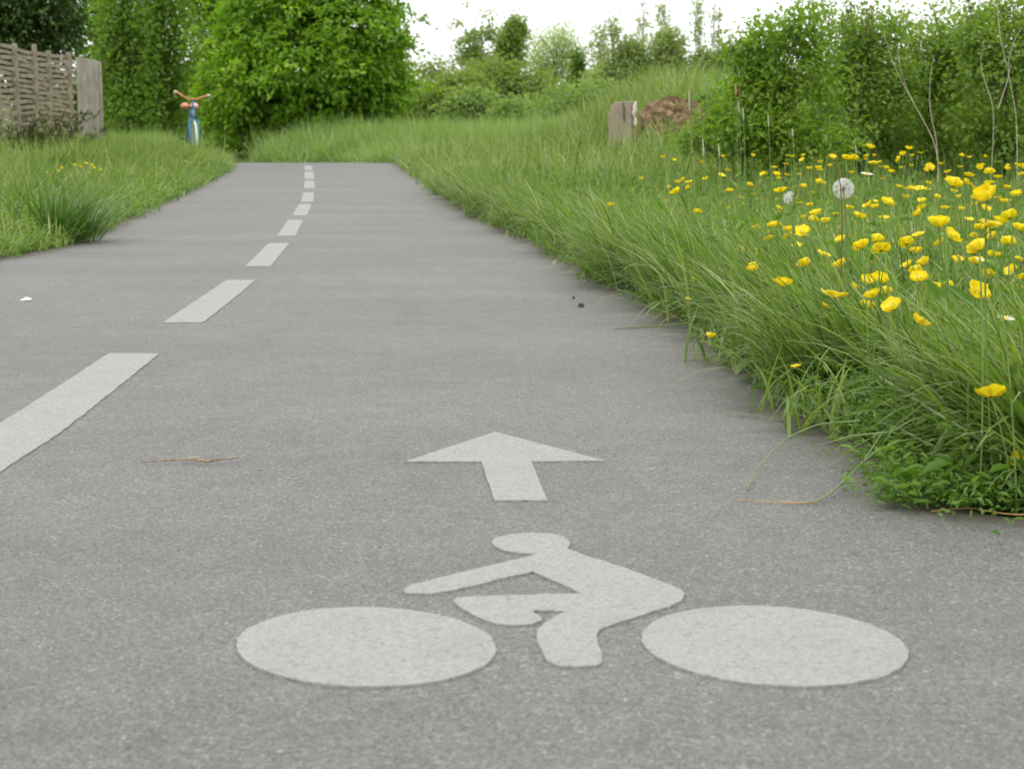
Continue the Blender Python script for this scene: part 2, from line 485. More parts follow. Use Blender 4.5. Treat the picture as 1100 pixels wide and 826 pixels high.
for k in range(95):
    v_ = 168 + 150 * rng.uniform() ** 1.7
    u_ = rng.uniform(max(690 + (v_ - 168) * .75, 700), 1105) if k % 4 else rng.uniform(820, 1100)
    FL.append((float(round(u_)), float(round(v_)), rng.uniform(.8, 1.25) * (4.5 + (v_ - 165) * .075)))
FPOS = []
for u, v, q in FL:
    if q >= 9:
        p_ = P(u, v, min(50.0 / q, (H - .085) * F / max(v - 150, 1), 8.6)); FPOS.append(p_[:2])
FPOS = np.array(FPOS)
def thin(x, y, p=.72):
    """blades stand sparser right in front of the open flowers"""
    drop = np.zeros(len(x), bool)
    for fx, fy in FPOS:
        ah = fy - y; lat = np.abs(x - fx * y / fy)
        drop |= (ah > -.03) & (ah < .55) & (lat < .022)
    return ~(drop & (rng.uniform(size=len(x)) < p))

# ------------------------------------------------------------------ grass
def blades(base, h, az, lean, bend, w, rnd, seg=4, twist=None):
    n = len(h)
    t = np.linspace(0, 1, seg + 1)
    th = lean[:, None] + bend[:, None] * t[None, :] ** 1.3
    st = (h / seg)[:, None]
    mid = 0.5 * (th[:, 1:] + th[:, :-1])
    r = np.concatenate([np.zeros((n, 1)), np.cumsum(np.sin(mid) * st, 1)], 1)
    z = np.concatenate([np.zeros((n, 1)), np.cumsum(np.cos(mid) * st, 1)], 1)
    dx, dy = np.cos(az)[:, None], np.sin(az)[:, None]
    cx = base[:, 0:1] + dx * r; cy = base[:, 1:2] + dy * r; cz = base[:, 2:3] + z
    cz = np.maximum(cz, rise(cy) + .003 + .004 * t[None])      # tips that bend over come to rest on the ground
    ww = w[:, None] * 0.5 * np.array([0.75 + 0.25 * min(1, q * 4) for q in t]) [None] * (1 - t[None] ** 2.2 * 0.96)
    tw = (twist if twist is not None else np.zeros(n))[:, None] * t[None]
    sx = -np.sin(az[:, None] + tw); sy = np.cos(az[:, None] + tw)
    Lv = np.stack([cx - sx * ww, cy - sy * ww, cz], -1); Rv = np.stack([cx + sx * ww, cy + sy * ww, cz], -1)
    V = np.stack([Lv, Rv], 2).reshape(n, -1, 3)           # n, (seg+1)*2, 3
    k = (seg + 1) * 2
    q = np.array([(2*i, 2*i+1, 2*i+3, 2*i+2) for i in range(seg)])
    quads = (np.arange(n)[:, None, None] * k + q[None]).reshape(-1, 4)
    return V.reshape(-1, 3), quads, np.repeat(rnd, k)

def make_grass(name, sets, mat, kind='stuff', parent=None):
    Vs, Qs, Rs, off = [], [], [], 0
    for v, q, r in sets:
        Vs.append(v); Qs.append(q + off); Rs.append(r); off += len(v)
    me = raw_mesh(name, np.vstack(Vs), np.vstack(Qs), attrs={'rnd': np.concatenate(Rs)}, mat=mat, smooth=True)
    o = link(name, me, parent)
    if kind: o['kind'] = kind
    return o

def scatter(n, x0, x1, y0, y1, keep):
    x = rng.uniform(x0, x1, n); y = rng.uniform(y0, y1, n)
    k = keep(x, y)
    return x[k], y[k]

def clumpy(x, y, s=1.0):
    return (np.sin(3.1*s*x + 1.7*s*y) + np.sin(-2.3*s*x + 4.1*s*y + 1.0) + np.sin(6.3*s*x - 5.2*s*y + 2) * .6 + np.sin(13*s*x + 9*s*y) * .4) / 3

def field(x, y, hmin, hmax, w0, w1, edge_az, edge_w=0.45, bend=1.0, tone=0.0, seg=4, lean_az=None, lean_str=0.5):
    n = len(x)
    d = dpath(x, y)
    e = np.exp(-np.maximum(d, 0) / edge_w)
    z = terr(x, y) - 0.01
    cl = clumpy(x, y)
    h = rng.uniform(hmin, hmax, n) * (1 + 0.42 * cl) * (1 - 0.35 * e)
    az = rng.uniform(0, 2*PI, n)
    pick = rng.uniform(size=n)
    la = edge_az if lean_az is None else lean_az
    az = np.where(pick < lean_str * 0.6 + e * 0.45, la + rng.normal(0, 1.05, n), az)
    lean = np.abs(rng.normal(0.12, 0.16, n)) + 0.5 * e * rng.uniform(0.2, 1, n)
    bd = np.abs(rng.normal(0.75, 0.5, n)) * bend + 0.75 * e
    w = rng.uniform(w0, w1, n)
    rnd = np.clip(0.45 + tone + 0.22 * clumpy(x, y, .6) + 0.10 * clumpy(y, x, 1.7) + rng.normal(0, 0.2, n), 0, 1)
    rnd = np.where(rng.uniform(size=n) < 0.035, rng.uniform(.94, 1, n), np.minimum(rnd, .93))
    return blades(np.column_stack([x, y, z]), h, az, lean, bd, w, rnd, seg, rng.normal(0, .9, n))

fr = lambda x, y, m: (np.abs(x) < 0.306 * y + m)
right = lambda x, y: (x > 0.5 * (xl(y) + xr(y))) | (y > 26)
sets = []
def onR(dmin): return lambda x, y: (dpath(x, y) > dmin) & (x > xr(np.minimum(y, 22)) - 0.02) & fr(x, y, 1.2)
AZR = PI + 0.35   # leaning over the tarmac and a little to the camera
x, y = scatter(74000, 0.0, 2.8, 0.2, 4.2, onR(0.02))
k = rng.uniform(size=len(x)) < np.where(np.abs(x) < 0.306*y + 0.15, 1.0, 0.35)
k &= thin(x, y)
k &= ~((dpath(x, y) < .15) & (y < 3.2) & (rng.uniform(size=len(x)) < .72))
sets.append(field(x[k], y[k], 0.08, 0.23, 0.004, 0.0115, AZR, seg=6, edge_w=.3, bend=1.25, lean_str=.3))
x, y = scatter(68000, -0.6, 4.6, 4.2, 9.8, onR(0.0))
k = thin(x, y); x, y = x[k], y[k]
sets.append(field(x, y, 0.10, 0.27, 0.0045, 0.011, AZR, seg=5, tone=.03, bend=1.1, lean_str=.25))
x, y = scatter(76000, -2.2, 7, 9.8, 24.5, onR(-0.02))
sets.append(field(x, y, 0.16, 0.46, 0.006, 0.013, AZR, seg=4, tone=.10, bend=.8, lean_str=.25))
# short dense bottom growth that closes the sward
x, y = scatter(52000, -0.5, 3.6, 0.2, 8, onR(0.0))
k = (dpath(x, y) > .12) | (y > 3.2) | (rng.uniform(size=len(x)) < .3); x, y = x[k], y[k]
sets.append(field(x, y, 0.05, 0.14, 0.003, 0.006, AZR, seg=3, tone=-.12))
# long blades swept out over the edge in tufts
tx, ty = [], []
for k in range(330):
    yy = 2.0 + 11 * rng.uniform() ** 1.4; cx = float(xr(yy)) + (rng.uniform(.0, .42) ** 1.2 if yy > 2.7 else rng.uniform(.12, .45))
    m = int(rng.uniform(25, 60)); tx.append(cx + rng.normal(0, .035, m)); ty.append(yy + rng.normal(0, .04, m))
tx, ty = np.concatenate(tx), np.concatenate(ty)
n = len(tx)
sets.append(blades(np.column_stack([tx, ty, terr(tx, ty)]), rng.uniform(.12, .32, n), PI + rng.normal(.2, .55, n), np.abs(rng.normal(.35, .25, n)), np.abs(rng.normal(1.15, .45, n)),
                   rng.uniform(.004, .0085, n), np.clip(rng.normal(.5, .22, n), 0, .93), 7, rng.normal(0, .6, n)))
tx, ty = [], []
for k in range(46):
    yy = 2.3 + 17 * rng.uniform() ** 1.3; cx = float(xr(yy)) + rng.uniform(-.05, .02)
    m = int(rng.uniform(14, 40)); tx.append(cx + rng.normal(0, .03, m)); ty.append(yy + rng.normal(0, .05 + .01 * yy, m))
for k in range(40):
    yy = 6 + 15 * rng.uniform(); cx = float(xl(yy)) + rng.uniform(-.03, .06)
    m = int(rng.uniform(14, 40)); tx.append(cx + rng.normal(0, .03, m)); ty.append(yy + rng.normal(0, .05 + .01 * yy, m))
tx, ty = np.concatenate(tx), np.concatenate(ty); n = len(tx)
sets.append(blades(np.column_stack([tx, ty, np.maximum(terr(tx, ty), rise(ty) - .004)]), rng.uniform(.05, .15, n), rng.uniform(0, 2*PI, n), np.abs(rng.normal(.4, .3, n)), np.abs(rng.normal(1.0, .4, n)),
                   rng.uniform(.004, .007, n) * (1 + ty / 18), np.clip(rng.normal(.45, .22, n), 0, 1), 5, rng.normal(0, .6, n)))
make_grass('meadow_grass', sets, M_GRASS)
# scattered long flowering stems
x, y = scatter(4200, -1.2, 5, 2.2, 22, onR(0.2))
n = len(x)
st = blades(np.column_stack([x, y, terr(x, y)]), rng.uniform(.2, .36, n) + .09 * sst(5, 11, y), rng.uniform(0, 2*PI, n), np.abs(rng.normal(.08, .08, n)), np.abs(rng.normal(.25, .25, n)),
            rng.uniform(.0015, .0028, n) * (1 + y / 9), np.clip(rng.normal(.66, .16, n), 0, 1), 5)
make_grass('meadow_grass_stalks', [st], M_GRASS)

# left verge
onL = lambda x, y: (dpath(x, y) > -0.02) & (x < 0.5 * (xl(y) + xr(y))) & fr(x, y, 1.2)
AZL = -0.45
x, y = scatter(150000, -9.5, -1.5, 5.2, 15, onL)
s1 = field(x, y, 0.10, 0.32, 0.004, 0.010, AZL, seg=4, tone=.02, bend=1.0)
x, y = scatter(120000, -10, -2.5, 14.5, 24.5, onL)
s2 = field(x, y, 0.17, 0.42, 0.005, 0.011, AZL, seg=4, tone=.06)
x, y = scatter(70000, -7, -1.5, 5.2, 13, onL)
s3 = field(x, y, 0.04, 0.12, 0.003, 0.007, AZL, seg=3, tone=.0)
make_grass('verge_grass', [s1, s2, s3], M_GRASS)
x, y = scatter(1300, -9, -2, 6, 24, onL); n = len(x)
st = blades(np.column_stack([x, y, terr(x, y)]), rng.uniform(.3, .5, n), rng.uniform(0, 2*PI, n), np.abs(rng.normal(.08, .08, n)), np.abs(rng.normal(.3, .25, n)),
            rng.uniform(.002, .003, n) * (1 + y / 9), np.clip(rng.normal(.66, .16, n), 0, 1), 5)
make_grass('verge_grass_stalks', [st], M_GRASS)

# tall pale grass beyond the crest and the wider field
x, y = scatter(90000, -11, 9, 23.5, 33, lambda x, y: (dpath(x, y) > 0.05) & ((x / y > -.150 + .006 * np.sin(5 * y)) | (x / y < -.20)))
s1 = field(x, y, 0.28, 0.60, 0.007, 0.015, PI, seg=4, bend=.7, tone=.1, lean_str=.2)
x, y = scatter(60000, -30, 30, 33, 75, lambda x, y: fr(x, y, 2))
s2 = field(x, y, 0.3, 0.6, 0.02, 0.04, PI, seg=3, bend=.7, lean_str=.2, tone=.1)
x, y = scatter(45000, 0.2, 8, 12.5, 24, lambda x, y: (dpath(x, y) > 0.8))
s3 = field(x, y, 0.10, 0.26, 0.006, 0.011, PI, seg=3, bend=.9, lean_str=.3)
make_grass('far_meadow_grass', [s1, s2, s3], M_FARGRASS)

# ------------------------------------------------------------------ leaves
def leaf_arrays(pos, ax, nor, size, rnd, wid=0.62, fold=0.18):
    ax = ax / (np.linalg.norm(ax, axis=1)[:, None] + 1e-9)
    s = np.cross(ax, nor); s /= np.linalg.norm(s, axis=1)[:, None] + 1e-9
    nn = np.cross(s, ax)
    sz = size[:, None]
    b = pos
    r1 = pos + ax * sz * .30 + s * sz * wid * .45 + nn * sz * fold * .8
    r2 = pos + ax * sz * .66 + s * sz * wid * .40 + nn * sz * fold * .6
    tip = pos + ax * sz - nn * sz * .08
    l1 = pos + ax * sz * .30 - s * sz * wid * .45 + nn * sz * fold * .8
    l2 = pos + ax * sz * .66 - s * sz * wid * .40 + nn * sz * fold * .6
    V = np.stack([b, r1, r2, tip, l2, l1], 1)
    n = len(pos)
    o = np.arange(n)[:, None] * 6
    quads = np.concatenate([o + np.array([[0, 1, 2, 3]]), o + np.array([[0, 3, 4, 5]])], 0)
    return V.reshape(-1, 3), quads, np.repeat(rnd, 6)

def unit(n):
    d = rng.normal(size=(n, 3)); return d / np.linalg.norm(d, axis=1)[:, None]

def crown_pts(lobes, ncl, shell=0.35, jit=0.08):
    L = np.array([np.concatenate([c, r]) for c, r in lobes], float)
    w = (L[:, 3] * L[:, 4] * L[:, 5]) ** (2 / 3); w /= w.sum()
    k = rng.choice(len(L), ncl, p=w)
    d = unit(ncl); r = rng.uniform(size=ncl) ** shell
    r *= 1 + rng.normal(0, jit, ncl)
    return L[k, :3] + d * L[k, 3:] * r[:, None], d

def crown(lobes, ncl, lpc, lsize, cr, flat=0.6, shell=0.35, droop=0.3, zmin=None, up=0.9, jit=.08, wid=.62, tone=0.0, lobe_tone=.1):
    c, d = crown_pts(lobes, ncl, shell, jit)
    if zmin is not None:
        k = c[:, 2] > zmin; c, d = c[k], d[k]
    n = len(c)
    ct = rng.normal(0, .10, n) + lobe_tone * clumpy(c[:, 0] + c[:, 2], c[:, 1] - c[:, 2], 1.2)
    cl = np.repeat(np.arange(n), lpc)
    m = n * lpc
    off = rng.normal(size=(m, 3)) * cr * np.array([1, 1, flat])
    # sprays tilt outward/down
    off[:, 2] -= droop * np.einsum('ij,ij->i', off[:, :2], d[cl][:, :2])
    pos = c[cl] + off
    ax = d[cl] * 0.7 + unit(m) * 0.9 + np.array([0, 0, -droop])
    nor = np.array([0, 0, up]) + unit(m) * 0.55 + d[cl] * 0.25
    size = lsize * rng.uniform(.65, 1.25, m)
    rnd = np.clip(0.5 + tone + ct[cl] + rng.normal(0, .14, m), 0, 1)
    return leaf_arrays(pos, ax, nor, size, rnd, wid), c

def limb(mb, p0, p2, r0, r1, sag=0.15, n=7, sides=6):
    p0, p2 = np.asarray(p0, float), np.asarray(p2, float)
    L = np.linalg.norm(p2 - p0)
    mid = p0 * .5 + p2 * .5 + rng.normal(0, .06, 3) * L + np.array([0, 0, sag * L])
    pts = bez(p0, mid, p2, n)
    pts[1:-1] += rng.normal(0, .008, (n - 2, 3)) * L
    mb.tube(pts, np.linspace(r0, r1, n), sides)

def bark(name, c, dark): return plain(name, c, .9, .1, .2, 25, .4, dark)
M_BARK = bark('grey_brown_bark', (.13, .11, .085), (.06, .05, .038))
M_BARKG = bark('pale_grey_bark', (.26, .25, .22), (.15, .14, .12))

def tree(name, base, top_z, lobes, mat, label, cat, ncl, lpc, lsize, cr, trunk_r, group=None, nlimb=24, barkm=None, stems=1, leaf_kw={}, fork=.35, twigs=0):
    base = np.asarray(base, float)
    t = thing(name, base, label, cat, group)
    (V, Q, R), cc = crown(lobes, ncl, lpc, lsize, cr, **leaf_kw)
    me = raw_mesh('crown', V - base, Q, attrs={'rnd': R}, mat=mat)
    link('crown', me, t)
    mb = MB()
    lc = np.array([l[0] for l in lobes]).mean(0)
    for s_ in range(stems):
        b = base + (np.array([rng.normal(0, trunk_r * 2.2), rng.normal(0, trunk_r * 2.2), -0.1]) if stems > 1 else np.array([0, 0, -.1]))
        tip = np.array([lc[0], lc[1], top_z]) + (rng.normal(0, .35 * lobes[0][1][0], 3) * (1, 1, .1) if stems > 1 else 0)
        n = 10
        pts = bez(b, [b[0] * .6 + tip[0] * .4, b[1] * .6 + tip[1] * .4, b[2] * .4 + tip[2] * .6], tip, n)
        pts[1:] += rng.normal(0, .25 * trunk_r, (n - 1, 3))
        rr = trunk_r * np.linspace(1, .18, n) ** 1.1; rr[0] *= 1.35
        mb.tube(pts, rr, 8)
        for q in range(nlimb // stems):
            tgt = cc[rng.integers(len(cc))]
            f = np.clip((tgt[2] - b[2]) / (tip[2] - b[2]) * .75, fork * .4, .92)
            i = int(f * (n - 1))
            p0 = pts[i]
            limb(mb, p0, tgt, rr[i] * .55, trunk_r * .06 + .004, .12)
        for q in range(twigs // stems):
            i = rng.integers(4, n); tgt = pts[i] + unit(1)[0] * (1, 1, .3) * lobes[0][1][0] * rng.uniform(.3, 1.1) + (0, 0, rng.uniform(.25, .8) * lobes[0][1][2])
            limb(mb, pts[i], tgt, rr[i] * .4, trunk_r * .04 + .002, .05, sides=4)
    mb.build('trunk', barkm or M_BARK, t, base, True)
    return t

def PL(u, v, Y, hw, hh, depth=None):
    """lobe whose outline spans hw, hh pixels at depth Y"""
    c = P(u, v, Y); k = Y / F
    return (c, np.array([hw * k, (depth if depth else hw * k), hh * k]))

def gbase(u, Y, dz=0.0):
    p = P(u, 150, Y); return np.array([p[0], Y, float(terr(p[0], Y)) + dz])

M_BRIGHT = leaf_mat('fresh_bright_green_leaf', [(0, (.065, .145, .010)), (0.45, (.15, .285, .021)), (0.8, (.24, .385, .036)), (1, (.34, .48, .065))], .48, .45, .3)
M_LIME = leaf_mat('yellow_green_leaf', [(0, (0.109, 0.210, 0.024)), (0.5, (0.196, 0.329, 0.042)), (1, (0.304, 0.434, 0.075))], .5)
M_MID = leaf_mat('mid_green_leaf', [(0, (.085, .16, .024)), (0.5, (.15, .255, .042)), (1, (.25, .36, .08))], .5)
M_DARK = leaf_mat('dark_evergreen_leaf', [(0, (0.027, 0.056, 0.012)), (0.5, (0.051, 0.095, 0.018)), (1, (0.098, 0.154, 0.033))], .2)
M_OLIVE = leaf_mat('olive_shrub_leaf', [(0, (0.119, 0.168, 0.045)), (0.5, (0.196, 0.266, 0.075)), (1, (0.294, 0.350, 0.120))], .5)
M_SAGE = leaf_mat('pale_sage_leaf', [(0, (0.135, 0.203, 0.074)), (0.5, (0.216, 0.304, 0.115)), (1, (0.338, 0.419, 0.189))], .5)
M_WILLOW = leaf_mat('pale_willow_leaf', [(0, (0.216, 0.300, 0.120)), (0.5, (0.324, 0.408, 0.180)), (1, (0.456, 0.528, 0.288))], .5)  # willow green made paler still, sky flare painted into the leaves
M_HEDGE = leaf_mat('hedge_leaf', [(0, (.075, .14, .022)), (0.45, (.14, .23, .042)), (0.85, (.225, .325, .075)), (1, (.33, .40, .12))], .5, .42, .35)
M_HEDGE2 = leaf_mat('hawthorn_leaf', [(0, (.08, .155, .018)), (0.5, (.155, .265, .034)), (1, (.27, .38, .065))], .5, .42, .35)

M_SOFT = leaf_mat('hazed_yellow_green_leaf', [(0, (.13, .19, .05)), (0.5, (.20, .28, .08)), (1, (.30, .37, .13))], .5)  # yellow green desaturated: haze of the middle distance put into the colour
M_SKYL = leaf_mat('hazed_spring_leaf', [(0, (.19, .25, .10)), (0.5, (.27, .34, .145)), (1, (.37, .43, .22))], .5)  # pale spring green with distance haze mixed into the leaf colour
# bright round tree beside the bend
Y = 31
tree('round_leafy_tree', gbase(335, Y), 4.2,
     [PL(335, 45, Y, 100, 80), PL(325, 85, Y, 108, 50), PL(268, 62, Y, 46, 60), PL(402, 62, Y, 42, 44), PL(285, 122, Y, 58, 34), PL(388, 100, Y, 46, 34), PL(325, -35, Y, 66, 40), PL(300, 0, Y, 70, 50), PL(370, 0, Y, 56, 44),
      PL(427, 45, Y, 17, 12), PL(420, 80, Y, 20, 10), PL(412, 15, Y, 16, 12), PL(250, 142, Y, 34, 24), PL(285, 146, Y, 40, 20), PL(228, 100, Y, 18, 20), PL(330, 128, Y, 70, 24), PL(395, 130, Y, 40, 20)],
     M_BRIGHT, 'rounded bright green leafy tree beside the bend of the path', 'tree', 1750, 25, .108, .14, .13,
     leaf_kw=dict(flat=.22, shell=.24, droop=.5, zmin=-.02, lobe_tone=.18, jit=.13, tone=.0), nlimb=60)
# pieces standing left of it
Y = 40
tree('lime_leafy_tree', gbase(235, Y), 5.2, [PL(235, 30, Y, 45, 75), PL(215, 90, Y, 30, 50), PL(255, -30, Y, 50, 50), PL(215, -20, Y, 40, 50)], M_LIME,
     'loose yellow green tree rising behind the painted bicycle', 'tree', 820, 15, .12, .16, .12, leaf_kw=dict(flat=.5, shell=.5, tone=.1), nlimb=40)
Y = 36
tree('columnar_tree', gbase(134, Y), 4.6, [PL(134, 60, Y, 22, 85), PL(128, 5, Y, 22, 60), PL(138, 115, Y, 30, 40), PL(118, 78, Y, 18, 26), PL(148, 48, Y, 20, 30), PL(122, 36, Y, 20, 22), PL(150, 96, Y, 18, 28)], M_MID,
     'narrow upright tree next to the end board of the fence', 'tree', 560, 14, .105, .15, .09, 'upright trees between fence and bicycle', leaf_kw=dict(flat=1.6, shell=.5, up=.3), nlimb=34)
Y = 37
tree('columnar_tree', gbase(172, Y), 4.8, [PL(170, 55, Y, 22, 85), PL(178, -5, Y, 22, 60), PL(172, 112, Y, 32, 45), PL(156, 66, Y, 18, 26), PL(188, 40, Y, 20, 32), PL(160, 20, Y, 20, 22), PL(190, 92, Y, 20, 30)], M_MID,
     'narrow upright tree just left of the painted bicycle', 'tree', 560, 14, .105, .15, .09, 'upright trees between fence and bicycle', leaf_kw=dict(flat=1.6, shell=.5, up=.3, tone=-.06), nlimb=34)
Y = 42
tree('lime_leafy_tree', gbase(105, Y), 5.0, [PL(105, 15, Y, 40, 55), PL(95, -35, Y, 50, 40), PL(118, 45, Y, 26, 30)], M_LIME,
     'pale green tree showing above the end of the fence', 'tree', 360, 14, .12, .17, .11, leaf_kw=dict(flat=.6, shell=.45, tone=-.06), nlimb=30)
Y = 27
tree('dark_tree', gbase(28, Y), 3.4, [PL(25, 20, Y, 62, 48), PL(-30, 0, Y, 70, 60), PL(60, 30, Y, 26, 34), PL(20, 70, Y, 60, 40), PL(30, -30, Y, 60, 40)], M_DARK,
     'dark dense tree standing behind the woven fence', 'tree', 1300, 16, .085, .13, .12, leaf_kw=dict(flat=.8, shell=.4), nlimb=40)
# low dark undergrowth that closes the view under these trees
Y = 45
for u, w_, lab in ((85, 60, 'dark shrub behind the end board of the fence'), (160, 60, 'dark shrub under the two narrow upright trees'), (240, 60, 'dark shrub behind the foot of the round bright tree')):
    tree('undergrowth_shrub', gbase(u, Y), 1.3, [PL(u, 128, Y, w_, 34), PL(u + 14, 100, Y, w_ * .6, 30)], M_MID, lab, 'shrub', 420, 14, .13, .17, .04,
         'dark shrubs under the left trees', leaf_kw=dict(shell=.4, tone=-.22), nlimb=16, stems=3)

# middle distance, between the round tree and the mound
def shrub(name, u, v, Y, hw, hh, mat, label, n=500, ls=.11, cr=.16, extra=(), cat='shrub', stems=3, group='shrubs of the middle distance', **kw):
    lobes = [PL(u, v, Y, hw, hh)] + [PL(*e[:2], Y, *e[2:]) for e in extra]
    return tree(name, gbase(u, Y), float(P(u, v - hh * .5, Y)[2]), lobes, mat, label, cat, n, 14, ls, cr, .035, group, nlimb=18, stems=stems, leaf_kw=dict(shell=.4, flat=.8, **kw))
shrub('olive_shrub', 478, 112, 44, 44, 26, M_OLIVE, 'olive green shrub next to the round bright tree', 560, extra=[(455, 122, 30, 20), (500, 95, 26, 18)])
shrub('sparse_shrub', 455, 85, 58, 22, 20, M_OLIVE, 'thin brownish shrub top showing against the sky beside the round tree', 110, .12, .2, extra=[(475, 78, 22, 18)])
shrub('mid_green_shrub', 505, 122, 40, 30, 22, M_SAGE, 'grey green shrub in the hollow left of the mound', 420, tone=-.12)
shrub('yellow_green_shrub', 552, 100, 46, 44, 30, M_SOFT, 'yellow green shrub below the two sparse trees', 620, tone=-.12, extra=[(530, 85, 30, 22), (585, 108, 24, 24)])
shrub('mid_green_shrub', 556, 128, 36, 26, 18, M_SAGE, 'rounded sage shrub beside the foot of the mound', 360, .09, .13, tone=-.05)
shrub('pale_shrub', 615, 118, 34, 44, 26, M_SAGE, 'broad pale sage shrub at the left flank of the mound', 560, .08, .12, tone=.0, extra=[(640, 110, 30, 20)])
shrub('dark_shrub', 575, 135, 42, 60, 20, M_SOFT, 'low dark shrub behind the sage shrubs', 380, tone=-.1)  # leaf tone set slightly darker

Y = 55
tree('sparse_tree', gbase(508, Y), float(P(512, 18, Y)[2]),
     [PL(508, 45, Y, 13, 11), PL(524, 35, Y, 9, 11), PL(490, 22, Y, 6, 4), PL(523, 18, Y, 5, 6), PL(500, 58, Y, 12, 10), PL(515, 68, Y, 20, 14), PL(533, 44, Y, 5, 8), PL(503, 4, Y, 4, 4)],
     M_SOFT, 'thin see-through tree with tufts of leaves, leftmost against the sky', 'tree', 150, 12, .13, .14, .07, leaf_kw=dict(shell=.5, tone=.1), nlimb=40, barkm=M_BARKG)
Y = 56
tree('upright_tree', gbase(549, Y), float(P(552, 25, Y)[2]),
     [PL(551, 45, Y, 14, 24), PL(545, 66, Y, 13, 14), PL(556, 28, Y, 8, 12), PL(540, 50, Y, 6, 14)],
     M_SOFT, 'upright full tree directly left of the pale round willow', 'tree', 330, 13, .12, .13, .08, leaf_kw=dict(shell=.5, tone=.05), nlimb=24)
Y = 80
tree('pale_willow', gbase(596, Y), float(P(596, 45, Y)[2]),
     [PL(592, 56, Y, 30, 27), PL(606, 48, Y, 20, 20), PL(582, 72, Y, 20, 18), PL(612, 74, Y, 14, 16), PL(596, 88, Y, 14, 14)],
     M_WILLOW, 'pale dome shaped willow against the white sky', 'tree', 620, 10, .11, .22, .14, leaf_kw=dict(shell=.45, flat=1.2, droop=.8), nlimb=60, barkm=M_BARKG)
Y = 58
tree('small_conifer', gbase(621, Y), float(P(621, 58, Y)[2]), [PL(621, 76, Y, 9, 20), PL(621, 58, Y, 5, 10), PL(622, 92, Y, 11, 12)],
     M_MID, 'small dark spire shaped tree right of the pale willow', 'tree', 220, 12, .10, .10, .05, leaf_kw=dict(shell=.5, tone=-.2), nlimb=14)
pops = [(637, 25, 9, 'thinly leafed sapling standing just right of the spire shaped tree', 40), (648, 22, 8, 'slim leafy poplar with a narrow dark foot', 90), (660, 12, 7, 'slim poplar with a pale tufted top, left of the pale green trees', 90),
        (690, 3, 7, 'tall thin twiggy sapling in the gap above the slab', 52), (712, -2, 8, 'tallest twiggy sapling left of the hedge', 60), (752, -4, 9, 'twiggy sapling with forked tips above the mound, left one', 36), (770, 0, 8, 'wispy sapling nearest the hedge', 36)]
for u, vt, w_, lab, ncl in pops:
    Y = 52 + rng.uniform(-3, 5)
    tree('slender_sapling', gbase(u, Y), float(P(u, vt, Y)[2]), [PL(u, (vt + 95) / 2, Y, w_, (95 - vt) / 2), PL(u + 1, 80, Y, w_ + 3, 16), PL(u - 1, vt + 16, Y, w_ * .5, 14)],
         M_SKYL, lab, 'tree', ncl, 11, .10, .10, .022, 'slender saplings on the skyline', leaf_kw=dict(shell=.6, up=.4), nlimb=16, barkm=M_BARKG, twigs=22, stems=2)
Y = 50
for u, v, hw, hh, n, mat, lab in ((678, 68, 17, 27, 420, M_SKYL, 'pale green tree above the slab'), (717, 62, 17, 30, 460, M_SKYL, 'pale green tree above the middle of the mound'),
                             (697, 82, 30, 18, 330, M_SKYL, 'low mid green bush between the two pale green trees'), (655, 84, 24, 16, 260, M_SKYL, 'low mid green bush right of the spire shaped tree'), (752, 72, 26, 16, 220, M_OLIVE, 'pale olive bush on the skyline beside the hedge'), (785, 66, 24, 20, 200, M_OLIVE, 'thin olive bush rising behind the hedge end')):
    tree('skyline_tree', gbase(u, Y), float(P(u, v - hh * .6, Y)[2]), [PL(u, v, Y, hw, hh), PL(u + 6, v - hh * .5, Y, hw * .45, hh * .6), PL(u - 7, v - hh * .3, Y, hw * .45, hh * .6)],
         mat, lab, 'tree', int(n * .55), 12, .105, .15, .06, 'small trees beyond the mound', leaf_kw=dict(shell=.5, up=.6), nlimb=18)
# closing belt far behind so the horizon stays wooded
for i, u in enumerate(np.linspace(-60, 1160, 14)):
    Y = 95 + 8 * math.sin(i * 2.1)
    lab = 'part of the far tree belt closing the horizon behind the shrubs'
    tree('belt_tree', gbase(u, Y), 2.4, [PL(u, 122 + 6 * math.sin(i * 1.7), Y, 62, 26), PL(u + 25, 112, Y, 32, 16)], M_SAGE if i % 2 else M_MID, lab, 'tree', 330, 12, .26, .34, .12,
         'far tree belt', leaf_kw=dict(shell=.45), nlimb=10)

